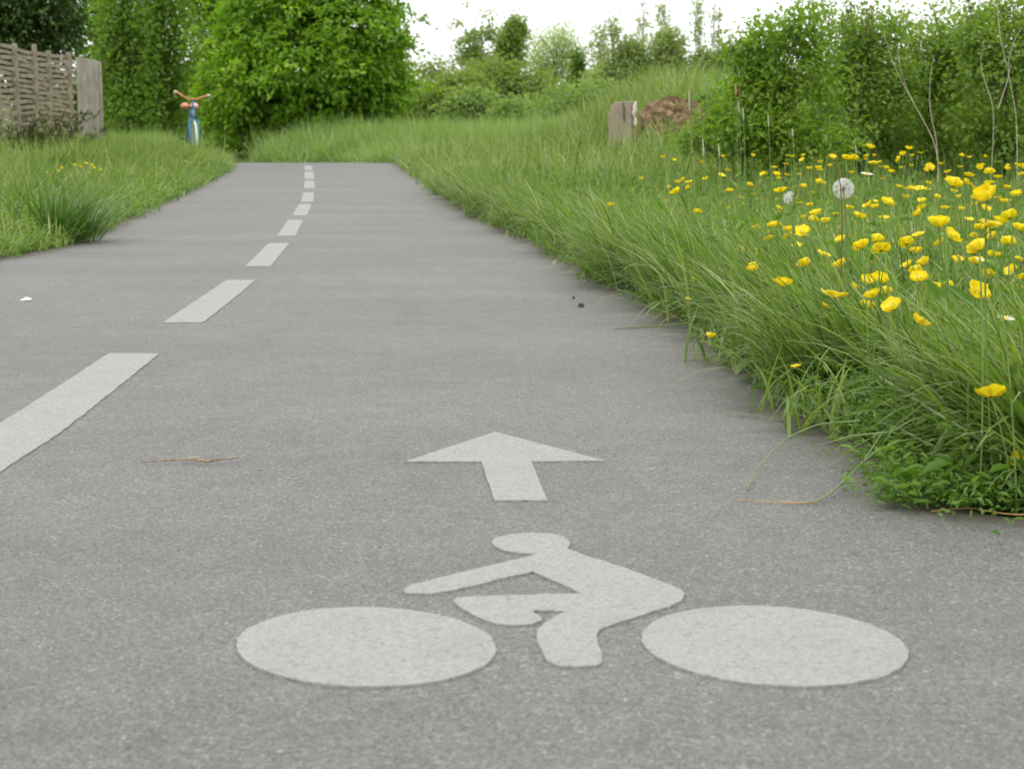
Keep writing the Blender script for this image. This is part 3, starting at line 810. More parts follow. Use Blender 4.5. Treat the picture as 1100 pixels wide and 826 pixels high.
# ------------------------------------------------------------------ hedge on the right
def bush(name, Y, lobes, mat, label, ncl, seed_stems, ls=.026, cr=.05, group='bushes of the right hand hedge', **kw):
    b = gbase(lobes[0][0], Y)
    return tree(name, b, float(P(lobes[0][0], lobes[0][1] - lobes[0][3] * .6, Y)[2]), [PL(u, v, Y + dy, hw, hh) for u, v, hw, hh, dy in lobes], mat, label, 'bush', int(ncl * .74), 21, ls, cr, .008,
                group, nlimb=50, stems=seed_stems, leaf_kw=dict(shell=.5, flat=.8, droop=.2, **kw))
def spread(u0, u1, tops, Y, n, base=158, lo=26, hi=40):
    """irregular lobes filling the outline under a hedge top given as (u, v) points"""
    tu = [t_[0] for t_ in tops]; tv = [t_[1] for t_ in tops]
    out_ = []
    for k in range(n):
        u = u0 + (u1 - u0) * (k + .5) / n + rng.normal(0, 3)
        tv_ = np.interp(u, tu, tv)
        r1 = rng.uniform(9, 17); out_.append((u, tv_ + r1 * .8, r1 * 1.1, r1, rng.uniform(-.15, .15)))
        for q_ in range(2): out_.append((u + rng.normal(0, 9), tv_ - rng.uniform(0, 7), rng.uniform(3, 6), rng.uniform(4, 8), rng.uniform(-.15, .15)))
        v = tv_ + rng.uniform(24, 40); out_.append((u + rng.normal(0, 6), v, rng.uniform(18, 28), rng.uniform(16, 24), rng.uniform(-.2, .2)))
        v = tv_ + rng.uniform(50, 80); out_.append((u + rng.normal(0, 6), v, rng.uniform(20, 30), rng.uniform(20, 30), rng.uniform(-.25, .1)))
        out_.append((u + rng.normal(0, 8), rng.uniform(126, 166), rng.uniform(20, 32), rng.uniform(18, 28), rng.uniform(-.25, .1)))
    return out_
TOP = [(770, 95), (790, 62), (800, 46), (812, 38), (825, 20), (845, 14), (860, 10), (880, 24), (905, 18), (930, 20), (958, 22), (975, 32), (992, 20), (1012, 22), (1040, 20), (1056, 6), (1100, 0), (1160, -6), (1220, 4)]
def mk(u0, u1, Y, n, mat, lab, ncl, name='hedge_bush', tone=0.0):
    L = spread(u0, u1, TOP, Y, n)
    cu = (u0 + u1) / 2
    L.sort(key=lambda q: abs(q[0] - cu) + abs(q[1] - 90))
    bush(name, Y, L, mat, lab, ncl, 6, ls=.033, cr=.056, zmin=.02, tone=tone + .06, jit=.21, lobe_tone=.16)
mk(800, 885, 9.6, 5, M_HEDGE2, 'hawthorn bush with a branch reaching left, leftmost in the hedge', 470, 'hawthorn_bush', .02)
mk(880, 965, 10.2, 5, M_HEDGE, 'rounded hedge bush behind the pale arching canes', 470, tone=.06)
mk(960, 1045, 10.6, 5, M_HEDGE, 'hedge bush right of the arching canes', 470, tone=.1)
mk(1040, 1125, 10.0, 5, M_HEDGE, 'tallest hedge bush at the right picture edge', 470, tone=.04)
mk(1120, 1210, 10.4, 5, M_HEDGE, 'hedge bush continuing past the right picture edge', 560, tone=.04)
bush('hawthorn_bush', 9.7, [(800, 60, 16, 8, 0), (782, 50, 10, 6, 0), (818, 70, 18, 14, 0), (795, 140, 30, 26, 0.1), (805, 105, 22, 24, 0.1)], M_HEDGE2, 'small hawthorn holding one branch out to the left of the hedge', 190, 3, ls=.033, cr=.05)
bush('bramble_bush', 11.0, [(776, 142, 26, 20, 0), (752, 152, 22, 10, .2), (784, 118, 18, 24, 0)], M_HEDGE2,
     'low bramble scrambling beside the brown mound', 230, 4, ls=.03, tone=-.05)
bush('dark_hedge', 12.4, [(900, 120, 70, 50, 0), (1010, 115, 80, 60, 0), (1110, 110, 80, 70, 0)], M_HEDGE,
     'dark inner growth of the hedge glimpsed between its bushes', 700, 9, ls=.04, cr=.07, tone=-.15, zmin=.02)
# open sprigs on top of the hedge
M_SPRIG = leaf_mat('reddish_young_leaf', [(0, (.10, .08, .03)), (0.5, (.13, .14, .035)), (1, (.2, .2, .06))], .35)
for k, (u0, v0, u1, v1) in enumerate([(880, 50, 893, 2), (862, 45, 850, -6), (905, 40, 917, -4), (1010, 36, 1002, 2), (1046, 30, 1040, -2), (840, 50, 806, 34), (930, 40, 934, 6)]):
    Y = 9.8
    p0, p1 = P(u0, v0, Y), P(u1, v1, Y)
    t = thing('leafy_sprig', p0, ['young reddish sprig rising from the hawthorn, middle one', 'young sprig rising highest from the hawthorn', 'young sprig between hawthorn and rounded hedge bush', 'sprig above the bush right of the canes',
              'sprig at the left shoulder of the tallest hedge bush', 'sprig leaning left from the hawthorn branch', 'sprig standing up from the rounded hedge bush'][k], 'sprig', 'young sprigs on top of the hedge')
    mb = MB(); pts = bez(p0, (p0 + p1) / 2 + rng.normal(0, .02, 3), p1, 8); mb.tube(pts, np.linspace(.004, .0015, 8), 5)
    mb.build('twig', M_BARK, t, p0)
    m = 42
    f = rng.uniform(0.1, 1, m); i = np.clip((f * 7).astype(int), 0, 7)
    pos = pts[i] + rng.normal(0, .018, (m, 3))
    V, Q, R = leaf_arrays(pos, unit(m) + (0, 0, .4), unit(m) + (0, 0, .6), rng.uniform(.016, .028, m), rng.uniform(.2, .9, m))
    link('leaves', raw_mesh('leaves', V - p0, Q, attrs={'rnd': R}, mat=M_SPRIG if k % 2 == 0 else M_HEDGE2), t)

# dry canes
M_CANE = plain('dry_straw_cane', (.58, .53, .40), .7, .2, .12, 60, dark=(.42, .36, .25))
canes = [([(1009, 160), (983, 114), (962, 76), (949, 36)], 9.0, 'long pale dry cane arching left in front of the hedge'),
         ([(1008, 156), (998, 117), (999, 84), (1003, 60)], 9.05, 'short upright dry cane beside the long arching one'),
         ([(984, 116), (974, 96), (966, 70), (964, 48)], 9.02, 'thin dry cane forking off the long arching cane'),
         ([(1065, 178), (1069, 115), (1052, 74), (1057, 43)], 9.0, 'S-shaped pale dry cane, left of the pair near the right edge'),
         ([(1093, 170), (1092, 117), (1081, 76), (1087, 47), (1098, 30)], 9.0, 'tall pale dry cane nearest the right picture edge'),
         ([(1082, 74), (1074, 40), (1071, 4)], 9.1, 'straight dry cane tip rising above the right hedge bushes'),
         ([(1072, 118), (1082, 88), (1086, 70)], 9.0, 'short slanting dry cane between the two taller right hand canes')]
for px, Y, lab in canes:
    pts = [P(u, v, Y + rng.uniform(-.05, .05)) for u, v in px]
    if px[0][1] > 150:
        g = pts[0].copy(); g[2] = float(terr(g[0], g[1])); g[0] += .01; pts.insert(0, g)
    pts = np.array(pts)
    tt = np.linspace(0, len(pts) - 1, 22); sm = np.column_stack([np.interp(tt, np.arange(len(pts)), pts[:, i]) for i in range(3)])
    for _ in range(4): sm[1:-1] = (sm[:-2] + 2 * sm[1:-1] + sm[2:]) / 4
    mb = MB(); mb.tube(sm, np.linspace(.0021, .0010, 22), 6)
    tag(mb.build('dry_cane', M_CANE, None, pts[0], True), lab, 'cane', 'dry canes in front of the hedge')

# ------------------------------------------------------------------ slab and brown mound
M_SLAB = plain('weathered_slab', (.30, .255, .19), .85, .1, .1, 6, .1)
M_ROT = plain('crumbly_brown_earth', (.27, .185, .115), .95, .05, .3, 22, .9, dark=(.10, .062, .036))
M_PALE = plain('pale_bare_edge', (.60, .52, .47), .85, .1, .12, 30)
M_MOSS = plain('dull_moss', (.13, .13, .05), .95, .05, .2, 40)
Y = 14.0
b0 = P(668, 152, Y); top = P(668, 109, Y); hL = top[2] - b0[2]
t = thing('slab', (b0[0], Y, b0[2]), 'upright grey brown slab with a rounded shoulder in the grass of the bank', 'slab')
fn = np.array([-.45, -.893, 0]); fs = np.array([.893, -.45, 0])
fc = np.array([P(666, 131, Y)[0], Y - .06, b0[2] + hL * .5])
out_ = [(-.105, -.66), (-.108, -.2), (-.104, .12), (-.096, .30), (-.078, .42), (-.05, .475), (.03, .49), (.085, .49), (.09, .2), (.088, -.2), (.085, -.66)]
Vf = []
for dd in (0.0, .07):
    for s_, z_ in out_:
        Vf.append(fc + fs * s_ * 1.05 - fn * dd + np.array([0, 0, z_ * hL]))
nO = len(out_)
mb = MB(); mb.add(Vf, [tuple(range(nO))[::-1], tuple(range(nO, 2*nO))] + [(i, (i+1) % nO, nO + (i+1) % nO, nO + i) for i in range(nO)])
mb.build('face', M_SLAB, t, (b0[0], Y, b0[2]), bevel=.008)
def strip(nm, mat, s0, z0, z1, w_, dd):
    mb = MB()
    c_ = fc + fs * s0 * 1.05 + fn * dd + np.array([0, 0, (z0 + z1) / 2 * hL])
    pts = [c_ + np.array([rng.normal(0, .004), 0, (q - .5) * (z1 - z0) * hL]) for q in np.linspace(0, 1, 7)]
    mb.tube(pts, np.array([.2, .6, .9, 1, .8, .6, .25]) * w_, 7); mb.build(nm, mat, t, (b0[0], Y, b0[2]), True)
strip('moss_streak', M_MOSS, .03, -.05, .50, .012, .0)
strip('pale_edge', M_PALE, .112, .06, .50, .020, -.02)
strip('pale_edge', M_PALE, .120, -.16, .10, .015, -.02)
def heap(name, c, r, mat, label, cat, parent=None):
    V, Fs = [], []; n, m = 54, 22
    ph = rng.uniform(0, 6, 8)
    for j in range(m + 1):
        for i in range(n):
            a_, b_ = 2 * PI * i / n, PI / 2 * j / m
            k_ = 1 + .10 * math.sin(3*a_ + ph[0]) + .07 * math.sin(5*a_ + 4*b_ + ph[1]) + .05 * math.sin(9*a_ - 7*b_ + ph[2]) + .05 * math.sin(16*a_ + 11*b_ + ph[3]) + rng.normal(0, .035)
            bz = math.sin(b_) ** .8
            V.append(np.array((r[0]*math.cos(a_)*math.cos(b_)**.7*k_, r[1]*math.sin(a_)*math.cos(b_)**.7*k_, r[2]*bz*(1 + .5*(k_-1)) - .05)) + c)
    for j in range(m):
        for i in range(n):
            Fs.append((j*n+i, j*n+(i+1) % n, (j+1)*n+(i+1) % n, (j+1)*n+i))
    mb = MB(); mb.add(V, Fs)
    return mb, np.array(V)
hc = P(720, 140, 14.45); hc[2] = float(terr(hc[0], hc[1])) - .02
ht_ = P(714, 109, 14.45)[2] - hc[2] + .05
t = thing('earth_mound', hc, 'dull brown crumbly earth mound beside the slab, half overgrown', 'mound')
mb, HV = heap('earth', hc, (.33, .26, ht_), M_ROT, '', '')
mb.build('earth', M_ROT, t, hc)
hc2 = P(758, 125, 15.0); hc2[2] = float(terr(hc2[0], hc2[1])) - .02
mb, HV2 = heap('earth', hc2, (.20, .16, P(748, 107, 15.0)[2] - hc2[2] + .04), M_ROT, '', '')
mb.build('earth', M_ROT, t, hc)
HV = np.vstack([HV, HV2]); 
wgt = np.exp(-((HV[:, 0] - (hc[0] + .27)) / .14) ** 2) + .16 + .25 * (HV[:, 2] > hc[2] + ht_ * .86)
k_ = rng.choice(len(HV), 900, p=wgt / wgt.sum())
pos_ = HV[k_] + rng.normal(0, .02, (900, 3)) + (0, -.02, .01)
Vw, Qw, Rw = leaf_arrays(pos_, unit(900) + (0, -.3, .3), unit(900) * .6 + (0, -.3, .8), rng.uniform(.02, .045, 900), rng.uniform(.2, .9, 900), .5)
link('ground_ivy', raw_mesh('ground_ivy', Vw - hc, Qw, attrs={'rnd': Rw}, mat=M_WEED), t)

# ------------------------------------------------------------------ woven fence
M_SLAT = plain('weathered_fence_lath', (.30, .265, .19), .85, .1, .22, 9, .2, dark=(.19, .17, .115))
M_STAKE = plain('weathered_fence_stake', (.30, .265, .20), .85, .1, .2, 9, .2, dark=(.20, .165, .12))
M_BOARD = plain('grey_stained_board', (.33, .315, .255), .85, .1, .16, 5, .1, dark=(.22, .2, .16))
FX = -5.5
fb = np.array([FX, 18.5, float(terr(FX, 18.5))])
t = thing('woven_fence', fb, 'weathered woven lath fence with a plain end board', 'fence')
stakesY = [15.2, 16.0, 16.8, 17.5, 18.1, 18.8, 19.55, 20.15, 21.05]
ztop = 1.47
mb = MB()
for row in range(23):
    z0 = .14 + row * .0575
    ys = np.linspace(15.0, 21.3, 127)
    si = np.interp(ys, stakesY, np.arange(len(stakesY)))
    x_ = FX + .017 * np.cos(PI * si) * (1 if row % 2 else -1)
    zz = z0 + .012 * np.sin(2.1 * ys + row * .35) + .006 * np.sin(5 * ys + row)
    hh = .040 + .004 * math.sin(row * 2.3)
    V, Fs = [], []
    for q in range(len(ys)):
        for dx, dz in ((-.005, 0), (.005, 0), (.005, hh), (-.005, hh)):
            V.append((x_[q] + dx, ys[q], zz[q] + dz))
    for q in range(len(ys) - 1):
        for e in range(4):
            e2 = (e + 1) % 4
            Fs.append((q*4+e, q*4+e2, (q+1)*4+e2, (q+1)*4+e))
    Fs += [(0, 3, 2, 1), tuple((len(ys)-1)*4 + e for e in range(4))]
    mb.add(V, Fs)
mb.build('lath_panel', M_SLAT, t, fb)
for i, sy in enumerate(stakesY):
    mb = MB(); gz = float(terr(FX, sy))
    lean_ = rng.normal(0, .012)
    zt = ztop + rng.uniform(.0, .05)
    mb.tube([(FX + .01, sy, gz - .2), (FX + .01, sy + lean_ * .5, .8), (FX + .01, sy + lean_, zt)], [.032, .032, .029], 10)
    mb.build('stake', M_STAKE, t, fb, False)
mb = MB(); gz = float(terr(FX, 21.9))
mb.box((FX + .02, 21.92, (1.46 + gz - .2) / 2), (.05, .92, 1.46 - gz + .2), 0)
mb.build('end_board', M_BOARD, t, fb, bevel=.012)
mb = MB(); mb.box((FX + .035, 22.45, (1.44 + gz - .2) / 2), (.07, .07, 1.46 - gz + .2), 0); mb.build('end_post', M_BOARD, t, fb, bevel=.01)

# arching shrub at the fence foot
Y = 16.4
M_ARCH = leaf_mat('dull_olive_frond', [(0, (.03, .05, .01)), (0.5, (.06, .085, .018)), (1, (.14, .15, .045))], .2)
bs_ = gbase(45, Y)
t = thing('arching_shrub', bs_, 'dull olive shrub with arching twigs at the foot of the fence', 'shrub')
mb = MB(); pos = []
for k in range(34):
    r0 = bs_ + np.array([rng.uniform(-.34, .26), rng.uniform(-.1, .1), 0])
    L = rng.uniform(.32, .62); dirx = rng.normal(.16, .2)
    tip = r0 + np.array([dirx, rng.uniform(-.1, .1), L]); 
    pts = bez(r0, r0 + np.array([dirx * .2, 0, L * .8]), tip, 8)
    mb.tube(pts, np.linspace(.007, .002, 8), 5)
    for q in range(46):
        pos.append(pts[rng.integers(1, 8)] + rng.normal(0, .016, 3))
mb.build('stems', M_BARK, t, bs_)
pos = np.array(pos); m = len(pos)
V, Q, R = leaf_arrays(pos, unit(m) * .8 + (.3, 0, .6), unit(m) + (0, 0, .5), rng.uniform(.03, .06, m), rng.uniform(0, 1, m), .3)
link('leaves', raw_mesh('leaves', V - bs_, Q, attrs={'rnd': R}, mat=M_ARCH), t)

# dark tussock on the left verge
g = G(92, 262); g[0] -= .12
tb = np.array([g[0], g[1] + .1, float(terr(g[0], g[1] + .1))])
n = 330
base = np.column_stack([tb[0] + rng.normal(0, .06, n), tb[1] + rng.normal(0, .06, n), np.full(n, tb[2])])
az = np.arctan2(base[:, 1] - tb[1], base[:, 0] - tb[0]) * .5 + rng.normal(0, .6, n)
v_, q_, r_ = blades(base, rng.uniform(.14, .34, n), az, np.abs(rng.normal(.45, .22, n)), np.abs(rng.normal(.6, .35, n)), rng.uniform(.005, .010, n), np.clip(rng.normal(.45, .2, n), 0, 1), 5)
me = raw_mesh('grass_tussock', v_ - tb, q_, attrs={'rnd': r_}, mat=M_SEDGE, smooth=True)
tag(link('grass_tussock', me, None, tb), 'dark blue green grass tussock at the left edge of the path', 'tussock')

# ------------------------------------------------------------------ painted bicycle
def paint(name, c, r=.4): return plain(name, c, r, .5, .08, 12)
PB, PO, PT, PG = paint('blue_paint', (.08, .17, .28)), paint('orange_paint', (.52, .20, .08)), paint('teal_paint', (.035, .16, .22)), paint('pale_green_paint', (.42, .52, .30))
PK, PC, PD = paint('pink_paint', (.62, .38, .34)), paint('cream_paint', (.60, .52, .30)), plain('black_rubber', (.03, .03, .03), .8)
Yb = 25.0
pb = P(205, 106, Yb)
gz = pb[2] - 1.03
bk = thing('bicycle', (pb[0], Yb, gz), 'painted bicycle with orange handlebar and blue fork standing in the grass', 'bicycle', rz=math.radians(15.5))
def part(mb, name, mat, par=bk, **kw): return mb.build(name, mat, par, (0, 0, 0), kw.get('smooth', True))
def wheel(yc, rimmat):
    w = MB().torus(.33, .02, 44, 8, c=(0, yc, .35)).build('wheel', rimmat, bk, smooth=True)
    MB().torus(.305, .011, 44, 6, c=(0, yc, .35)).build('rim', PC, w, smooth=True)
    s_ = MB()
    for k in range(20):
        a_ = 2 * PI * k / 20
        s_.tube([(.02 * (-1) ** k, yc, .35), (0, yc + .3 * math.cos(a_), .35 + .3 * math.sin(a_))], .0025, 4)
    s_.tube([(-.05, yc, .35), (.05, yc, .35)], .018, 8)
    s_.build('spokes', PT, w)
wheel(-.52, PG); wheel(.50, PD)
m1 = MB()
ht, hb = np.array([0, -.33, .86]), np.array([0, -.37, .72]); bb = np.array([0, .06, .30]); stp = np.array([0, .22, .80])
for p_, q_, r_ in ((ht, hb, .026), (hb, bb, .022), (ht, stp, .019), (bb, stp, .019)):
    m1.tube([p_, q_], r_, 10)
for sx in (-.05, .05):
    m1.tube([bb + (sx * .5, 0, 0), (sx, .50, .35)], .012, 8); m1.tube([stp, (sx, .50, .35)], .011, 8)
part(m1, 'frame', PB)
m2 = MB(); m2.tube([hb, (0, -.385, .70)], .024, 8)
m2.tube([(-.06, -.39, .70), (.06, -.39, .70)], .02, 8)
m2.tube([(-.06, -.39, .71), (-.06, -.47, .5), (-.055, -.52, .35)], [.017, .015, .011], 8)
m2.tube([(.06, -.39, .71), (.06, -.47, .5), (.055, -.52, .35)], [.017, .015, .011], 8)
part(m2, 'fork', PT)
m3 = MB(); m3.tube([ht, (0, -.30, 1.0)], .017, 8); part(m3, 'stem', PB)
m4 = MB()
left = [(-.0, -.33, 1.01), (-.06, -.33, 1.01), (-.15, -.31, 1.06), (-.22, -.27, 1.115)]
rightp = [(0, -.33, 1.01), (.06, -.33, 1.01), (.15, -.31, 1.045), (.22, -.26, 1.065)]
m4.tube(left, .013, 8); m4.tube(rightp, .013, 8); hbar = part(m4, 'handlebar', PO)
for pts in ([(-.215, -.275, 1.11), (-.245, -.24, 1.12), (-.25, -.19, 1.09)], [(.215, -.262, 1.064), (.245, -.23, 1.07), (.25, -.19, 1.03)]):
    g_ = MB(); g_.tube(pts, .02, 8); g_.build('grip', PC, hbar, smooth=True)
for sx, mt in ((-1, PO), (1, PK)):
    s_ = MB(); V, Fs = [], []
    for j in range(9):
        for i in range(14):
            a_, b_ = 2*PI*i/14, -PI/2 + PI*j/8
            V.append((sx*.068 + .068*math.cos(a_)*math.cos(b_), .26 + .13*math.sin(a_)*math.cos(b_), .92 + .052*math.sin(b_)))
    for j in range(8):
        for i in range(14): Fs.append((j*14+i, j*14+(i+1) % 14, (j+1)*14+(i+1) % 14, (j+1)*14+i))
    s_.add(V, Fs); part(s_, 'saddle', mt)
m5 = MB(); m5.tube([stp, (0, .245, .89)], .014, 8); part(m5, 'seat_post', PB)
m6 = MB(); m6.torus(.085, .008, 28, 6, c=(.05, .06, .30)); m6.tube([(.06, .06, .30), (.075, .12, .16)], .012, 6); m6.tube([(-.06, .06, .30), (-.075, 0, .44)], .012, 6)
m6.tube([(-.07, .06, .30), (.07, .06, .30)], .018, 8)
part(m6, 'crank', PD)
for p_ in ((.12, .12, .16), (-.12, 0, .44)):
    q_ = MB(); q_.box(p_, (.09, .06, .025)); part(q_, 'pedal', PD, smooth=False)

# ------------------------------------------------------------------ flowers
def petal_mat():
    m, nt, out = new_mat('glossy_yellow_petal')
    p = N(nt, 'ShaderNodeBsdfPrincipled'); p.inputs['Base Color'].default_value = (.80, .56, .006, 1)
    p.inputs['Roughness'].default_value = .3; p.inputs['Specular IOR Level'].default_value = .45
    oi = N(nt, 'ShaderNodeObjectInfo')
    r = ramp(nt, [(0, (.80, .60, .006)), (1, (.88, .74, .015))], oi.outputs['Random']); nt.links.new(r.outputs[0], p.inputs['Base Color'])
    t = N(nt, 'ShaderNodeBsdfTranslucent'); t.inputs[0].default_value = (.95, .80, .015, 1)
    ms = N(nt, 'ShaderNodeMixShader'); ms.inputs[0].default_value = .3
    nt.links.new(p.outputs[0], ms.inputs[1]); nt.links.new(t.outputs[0], ms.inputs[2]); nt.links.new(ms.outputs[0], out.inputs[0])
    return m
M_PETAL = petal_mat()
M_STAMEN = plain('yellow_stamen', (.62, .50, .04), .7, .2, .2, 400)
M_STEM = plain('green_flower_stem', (.15, .25, .06), .6, .2, .15, 80)
M_DSTEM = plain('dark_red_stem', (.16, .09, .05), .7, .2, .2, 80)

def blossom_mesh(cup, seed):
    r_ = np.random.default_rng(seed)
    mb = MB()
    for k in range(5):
        a_ = 2*PI*k/5 + r_.normal(0, .1); wd = r_.uniform(.9, 1.1); cu = cup + r_.normal(0, .12)
        V, nu, nv = [], 6, 5
        for i in range(nu):
            t_ = i / (nu - 1)
            ang = (1.15 - cu) * (t_ ** .7)
            rr = .08 + .44 * (math.sin(ang + .25) if False else t_ * math.cos(max(0, cu) * t_ * .9))
            zz = .46 * t_ * math.sin(max(0, cu) * (.6 + .4 * t_)) + .01
            hw = .36 * wd * (math.sin(PI * min(1, .12 + t_ * .72)) ** .8) * (1 if t_ < .99 else .72)
            for j in range(nv):
                s_ = j / (nv - 1) * 2 - 1
                x_, y_ = rr - .05 * s_ * s_ * (t_ > .9), s_ * hw
                z_ = zz + .10 * s_ * s_ * hw / .36
                V.append((x_*math.cos(a_) - y_*math.sin(a_), x_*math.sin(a_) + y_*math.cos(a_), z_))
        mb.add(V, [(i*nv+j, (i+1)*nv+j, (i+1)*nv+j+1, i*nv+j+1) for i in range(nu-1) for j in range(nv-1)], 0)
    # boss of stamens
    V, Fs = [], []
    for j in range(5):
        for i in range(10):
            a_, b_ = 2*PI*i/10, PI/2*j/4
            V.append((.13*math.cos(a_)*math.cos(b_), .13*math.sin(a_)*math.cos(b_), .02 + .14*math.sin(b_)))
    for j in range(4):
        for i in range(10): Fs.append((j*10+i, j*10+(i+1) % 10, (j+1)*10+(i+1) % 10, (j+1)*10+i))
    mb.add(V, Fs, 1)
    for k in range(16):
        a_ = rng.uniform(0, 2*PI); q = rng.uniform(.08, .17)
        mb.tube([(.08*math.cos(a_), .08*math.sin(a_), .05), (q*math.cos(a_), q*math.sin(a_), .2)], [.008, .018], 4, 1)
    me = bpy.data.meshes.new('blossom'); me.from_pydata(mb.v, [], mb.f)
    me.materials.append(M_PETAL); me.materials.append(M_STAMEN)
    me.polygons.foreach_set('material_index', mb.m); me.polygons.foreach_set('use_smooth', [True]*len(mb.f)); me.update()
    return me
BLOS = [blossom_mesh(c_, i) for i, c_ in enumerate((.55, .9, .75, 1.1, .65, 1.2, .95, .45))]

SPECIAL = {(1065, 427): 'large buttercup nearest the camera, leaning over the low weeds at the right', (1098, 497): 'lowest buttercup, half cut off by the right picture edge',
           (763, 363): 'lone buttercup at the grass tips beside the tarmac, left of all the near ones', (855, 395): 'buttercup hanging over the leaf rosette at the tarmac edge', (993, 391): 'nodding buttercup between the nearest large one and the meadow',
           (1060, 214): 'biggest buttercup high up at the right, near the picture edge', (896, 320): 'broad buttercup leading the tight row beside the path verge', (986, 348): 'buttercup facing the camera just above the nodding one',
           (1048, 317): 'wide open buttercup facing the camera near the right edge', (656, 222): 'single buttercup standing far left of the flower field, below the slab'}
GRP = 'buttercups in the right hand meadow'
for k, (u, v, s) in enumerate(FL):
    Y = 50.0 / s
    Y = min(Y, (H - .085) * F / max(v - 150, 1) * 1.0, 8.6)
    p = P(u, v, Y)
    if p[0] < xr(Y) - .12:
        # belongs farther right/back: move along its ray until it stands over the verge
        for Yt in np.linspace(Y, 12, 60):
            p = P(u, v, Yt)
            if p[0] > xr(Yt) - .12 or p[2] < .06: break
        Y = Yt
    if p[2] < .05: p = P(u, v, (H - .06) * F / (v - 150)); Y = p[1]
    dia = s * Y / F * rng.uniform(.95, 1.2)
    root = np.array([max(p[0] + rng.normal(.03, .035), float(xr(Y)) + .03), p[1] + rng.normal(.02, .04), 0]); root[2] = float(terr(root[0], root[1])) - .005
    lab = SPECIAL.get((int(u), int(v)), 'yellow buttercup on a thin stem, one of the many scattered through the meadow grass')
    t = thing('buttercup', root, lab, 'flower', GRP)
    tilt = rng.normal(0, .38); az = rng.uniform(0, 2*PI)
    if s > 10: tilt = rng.uniform(.1, .8); az = rng.normal(-PI/2, .8)
    b = link('blossom', BLOS[k % len(BLOS)], t, p - root)
    b.scale = (dia,) * 3
    b.rotation_euler = (math.sin(-az) * 0 + tilt * -math.sin(az) , tilt * math.cos(az), rng.uniform(0, 6))
    mb = MB(); mid = root * .45 + p * .55; mid[0:2] = root[0:2] * .8 + p[0:2] * .2 + rng.normal(0, .012, 2)
    pts = bez(root, mid, p, 9)
    rr = .0011 + .0002 * (Y > 5)
    mb.tube(pts, np.linspace(rr * 1.3, rr, 9), 5)
    mb.build('stem', M_STEM, t, root, True)
# small far buttercups on the left verge
for k, (u, v) in enumerate([(62, 184), (66, 181), (80, 178), (86, 180), (92, 176), (98, 178), (101, 181), (95, 186), (92, 201), (50, 186), (108, 183), (199, 174), (214, 176)]):
    Y = 11.5 if k < 11 else 16
    p = P(u, v, Y); root = np.array([p[0], Y + .02, 0]); root[2] = float(terr(*root[:2]))
    t = thing('buttercup', root, 'small yellow buttercup in the grass of the left verge', 'flower', 'buttercups on the left verge')
    b = link('blossom', BLOS[k % 8], t, p - root); b.scale = (.026,) * 3; b.rotation_euler = (.5, rng.normal(0, .3), 1)
    mb = MB(); mb.tube(bez(root, (root + p) / 2 + (.01, 0, 0), p, 6), .0015, 5); mb.build('stem', M_STEM, t, root)

# dandelion clocks
M_FLUFF, _nt, _o = new_mat('white_seed_fluff')
_d = N(_nt, 'ShaderNodeBsdfDiffuse'); _d.inputs[0].default_value = (.74, .74, .72, 1)
_t = N(_nt, 'ShaderNodeBsdfTranslucent'); _t.inputs[0].default_value = (.8, .8, .78, 1)
_m = N(_nt, 'ShaderNodeMixShader'); _m.inputs[0].default_value = .5
_nt.links.new(_d.outputs[0], _m.inputs[1]); _nt.links.new(_t.outputs[0], _m.inputs[2]); _nt.links.new(_m.outputs[0], _o.inputs[0])
M_CORE = plain('brown_seed_core', (.20, .16, .10), .9, .1, .2, 200)
def clock(u, v, Y, dia, label, full=1.0):
    p = P(u, v, Y); root = np.array([p[0] + .02, Y + .03, 0]); root[2] = float(terr(*root[:2]))
    t = thing('dandelion_clock', root, label, 'flower', 'dandelion clocks')
    mb = MB(); mb.tube(bez(root, root * .5 + p * .5 + (.012, 0, .02), p, 9), [.0022]*9, 6); mb.build('stem', M_STEM, t, root, True)
    R = dia / 2; f = MB()
    dirs = unit(int(210 * full)); 
    for d in dirs:
        if full < 1 and d[0] > .3: continue
        if full == 1 and d @ np.array([.12, -.97, .2]) > .86: continue
        e = p + d * R * .8
        f.tube([p + d * R * .18, e], [R*.004, R*.004], 3, 0, False)
        a_ = np.cross(d, (0, .3, 1)); a_ /= np.linalg.norm(a_); b_ = np.cross(d, a_)
        for q in range(11):
            w = 2*PI*q/11 + rng.uniform(0, .4)
            tip = e + d * R * .16 + (a_ * math.cos(w) + b_ * math.sin(w)) * R * .27
            sidev = (b_ * math.cos(w) - a_ * math.sin(w)) * R * .010
            f.add([e - sidev, e + sidev, tip], [(0, 1, 2)])
    f.build('seed_globe', M_FLUFF, t, root)
    cmb = MB(); V, Fs = [], []
    for j in range(7):
        for i in range(10):
            a_, b_ = 2*PI*i/10, -PI/2 + PI*j/6
            V.append(p + R*.2*np.array([math.cos(a_)*math.cos(b_), math.sin(a_)*math.cos(b_), math.sin(b_)]))
    for j in range(6):
        for i in range(10): Fs.append((j*10+i, j*10+(i+1) % 10, (j+1)*10+(i+1) % 10, (j+1)*10+i))
    cmb.add(V, Fs).build('seed_core', M_CORE, t, root, True)
clock(906, 203, 3.1, .042, 'full white dandelion clock among the upper buttercups')
clock(849, 213, 3.7, .032, 'half blown dandelion clock left of the full one', .7)

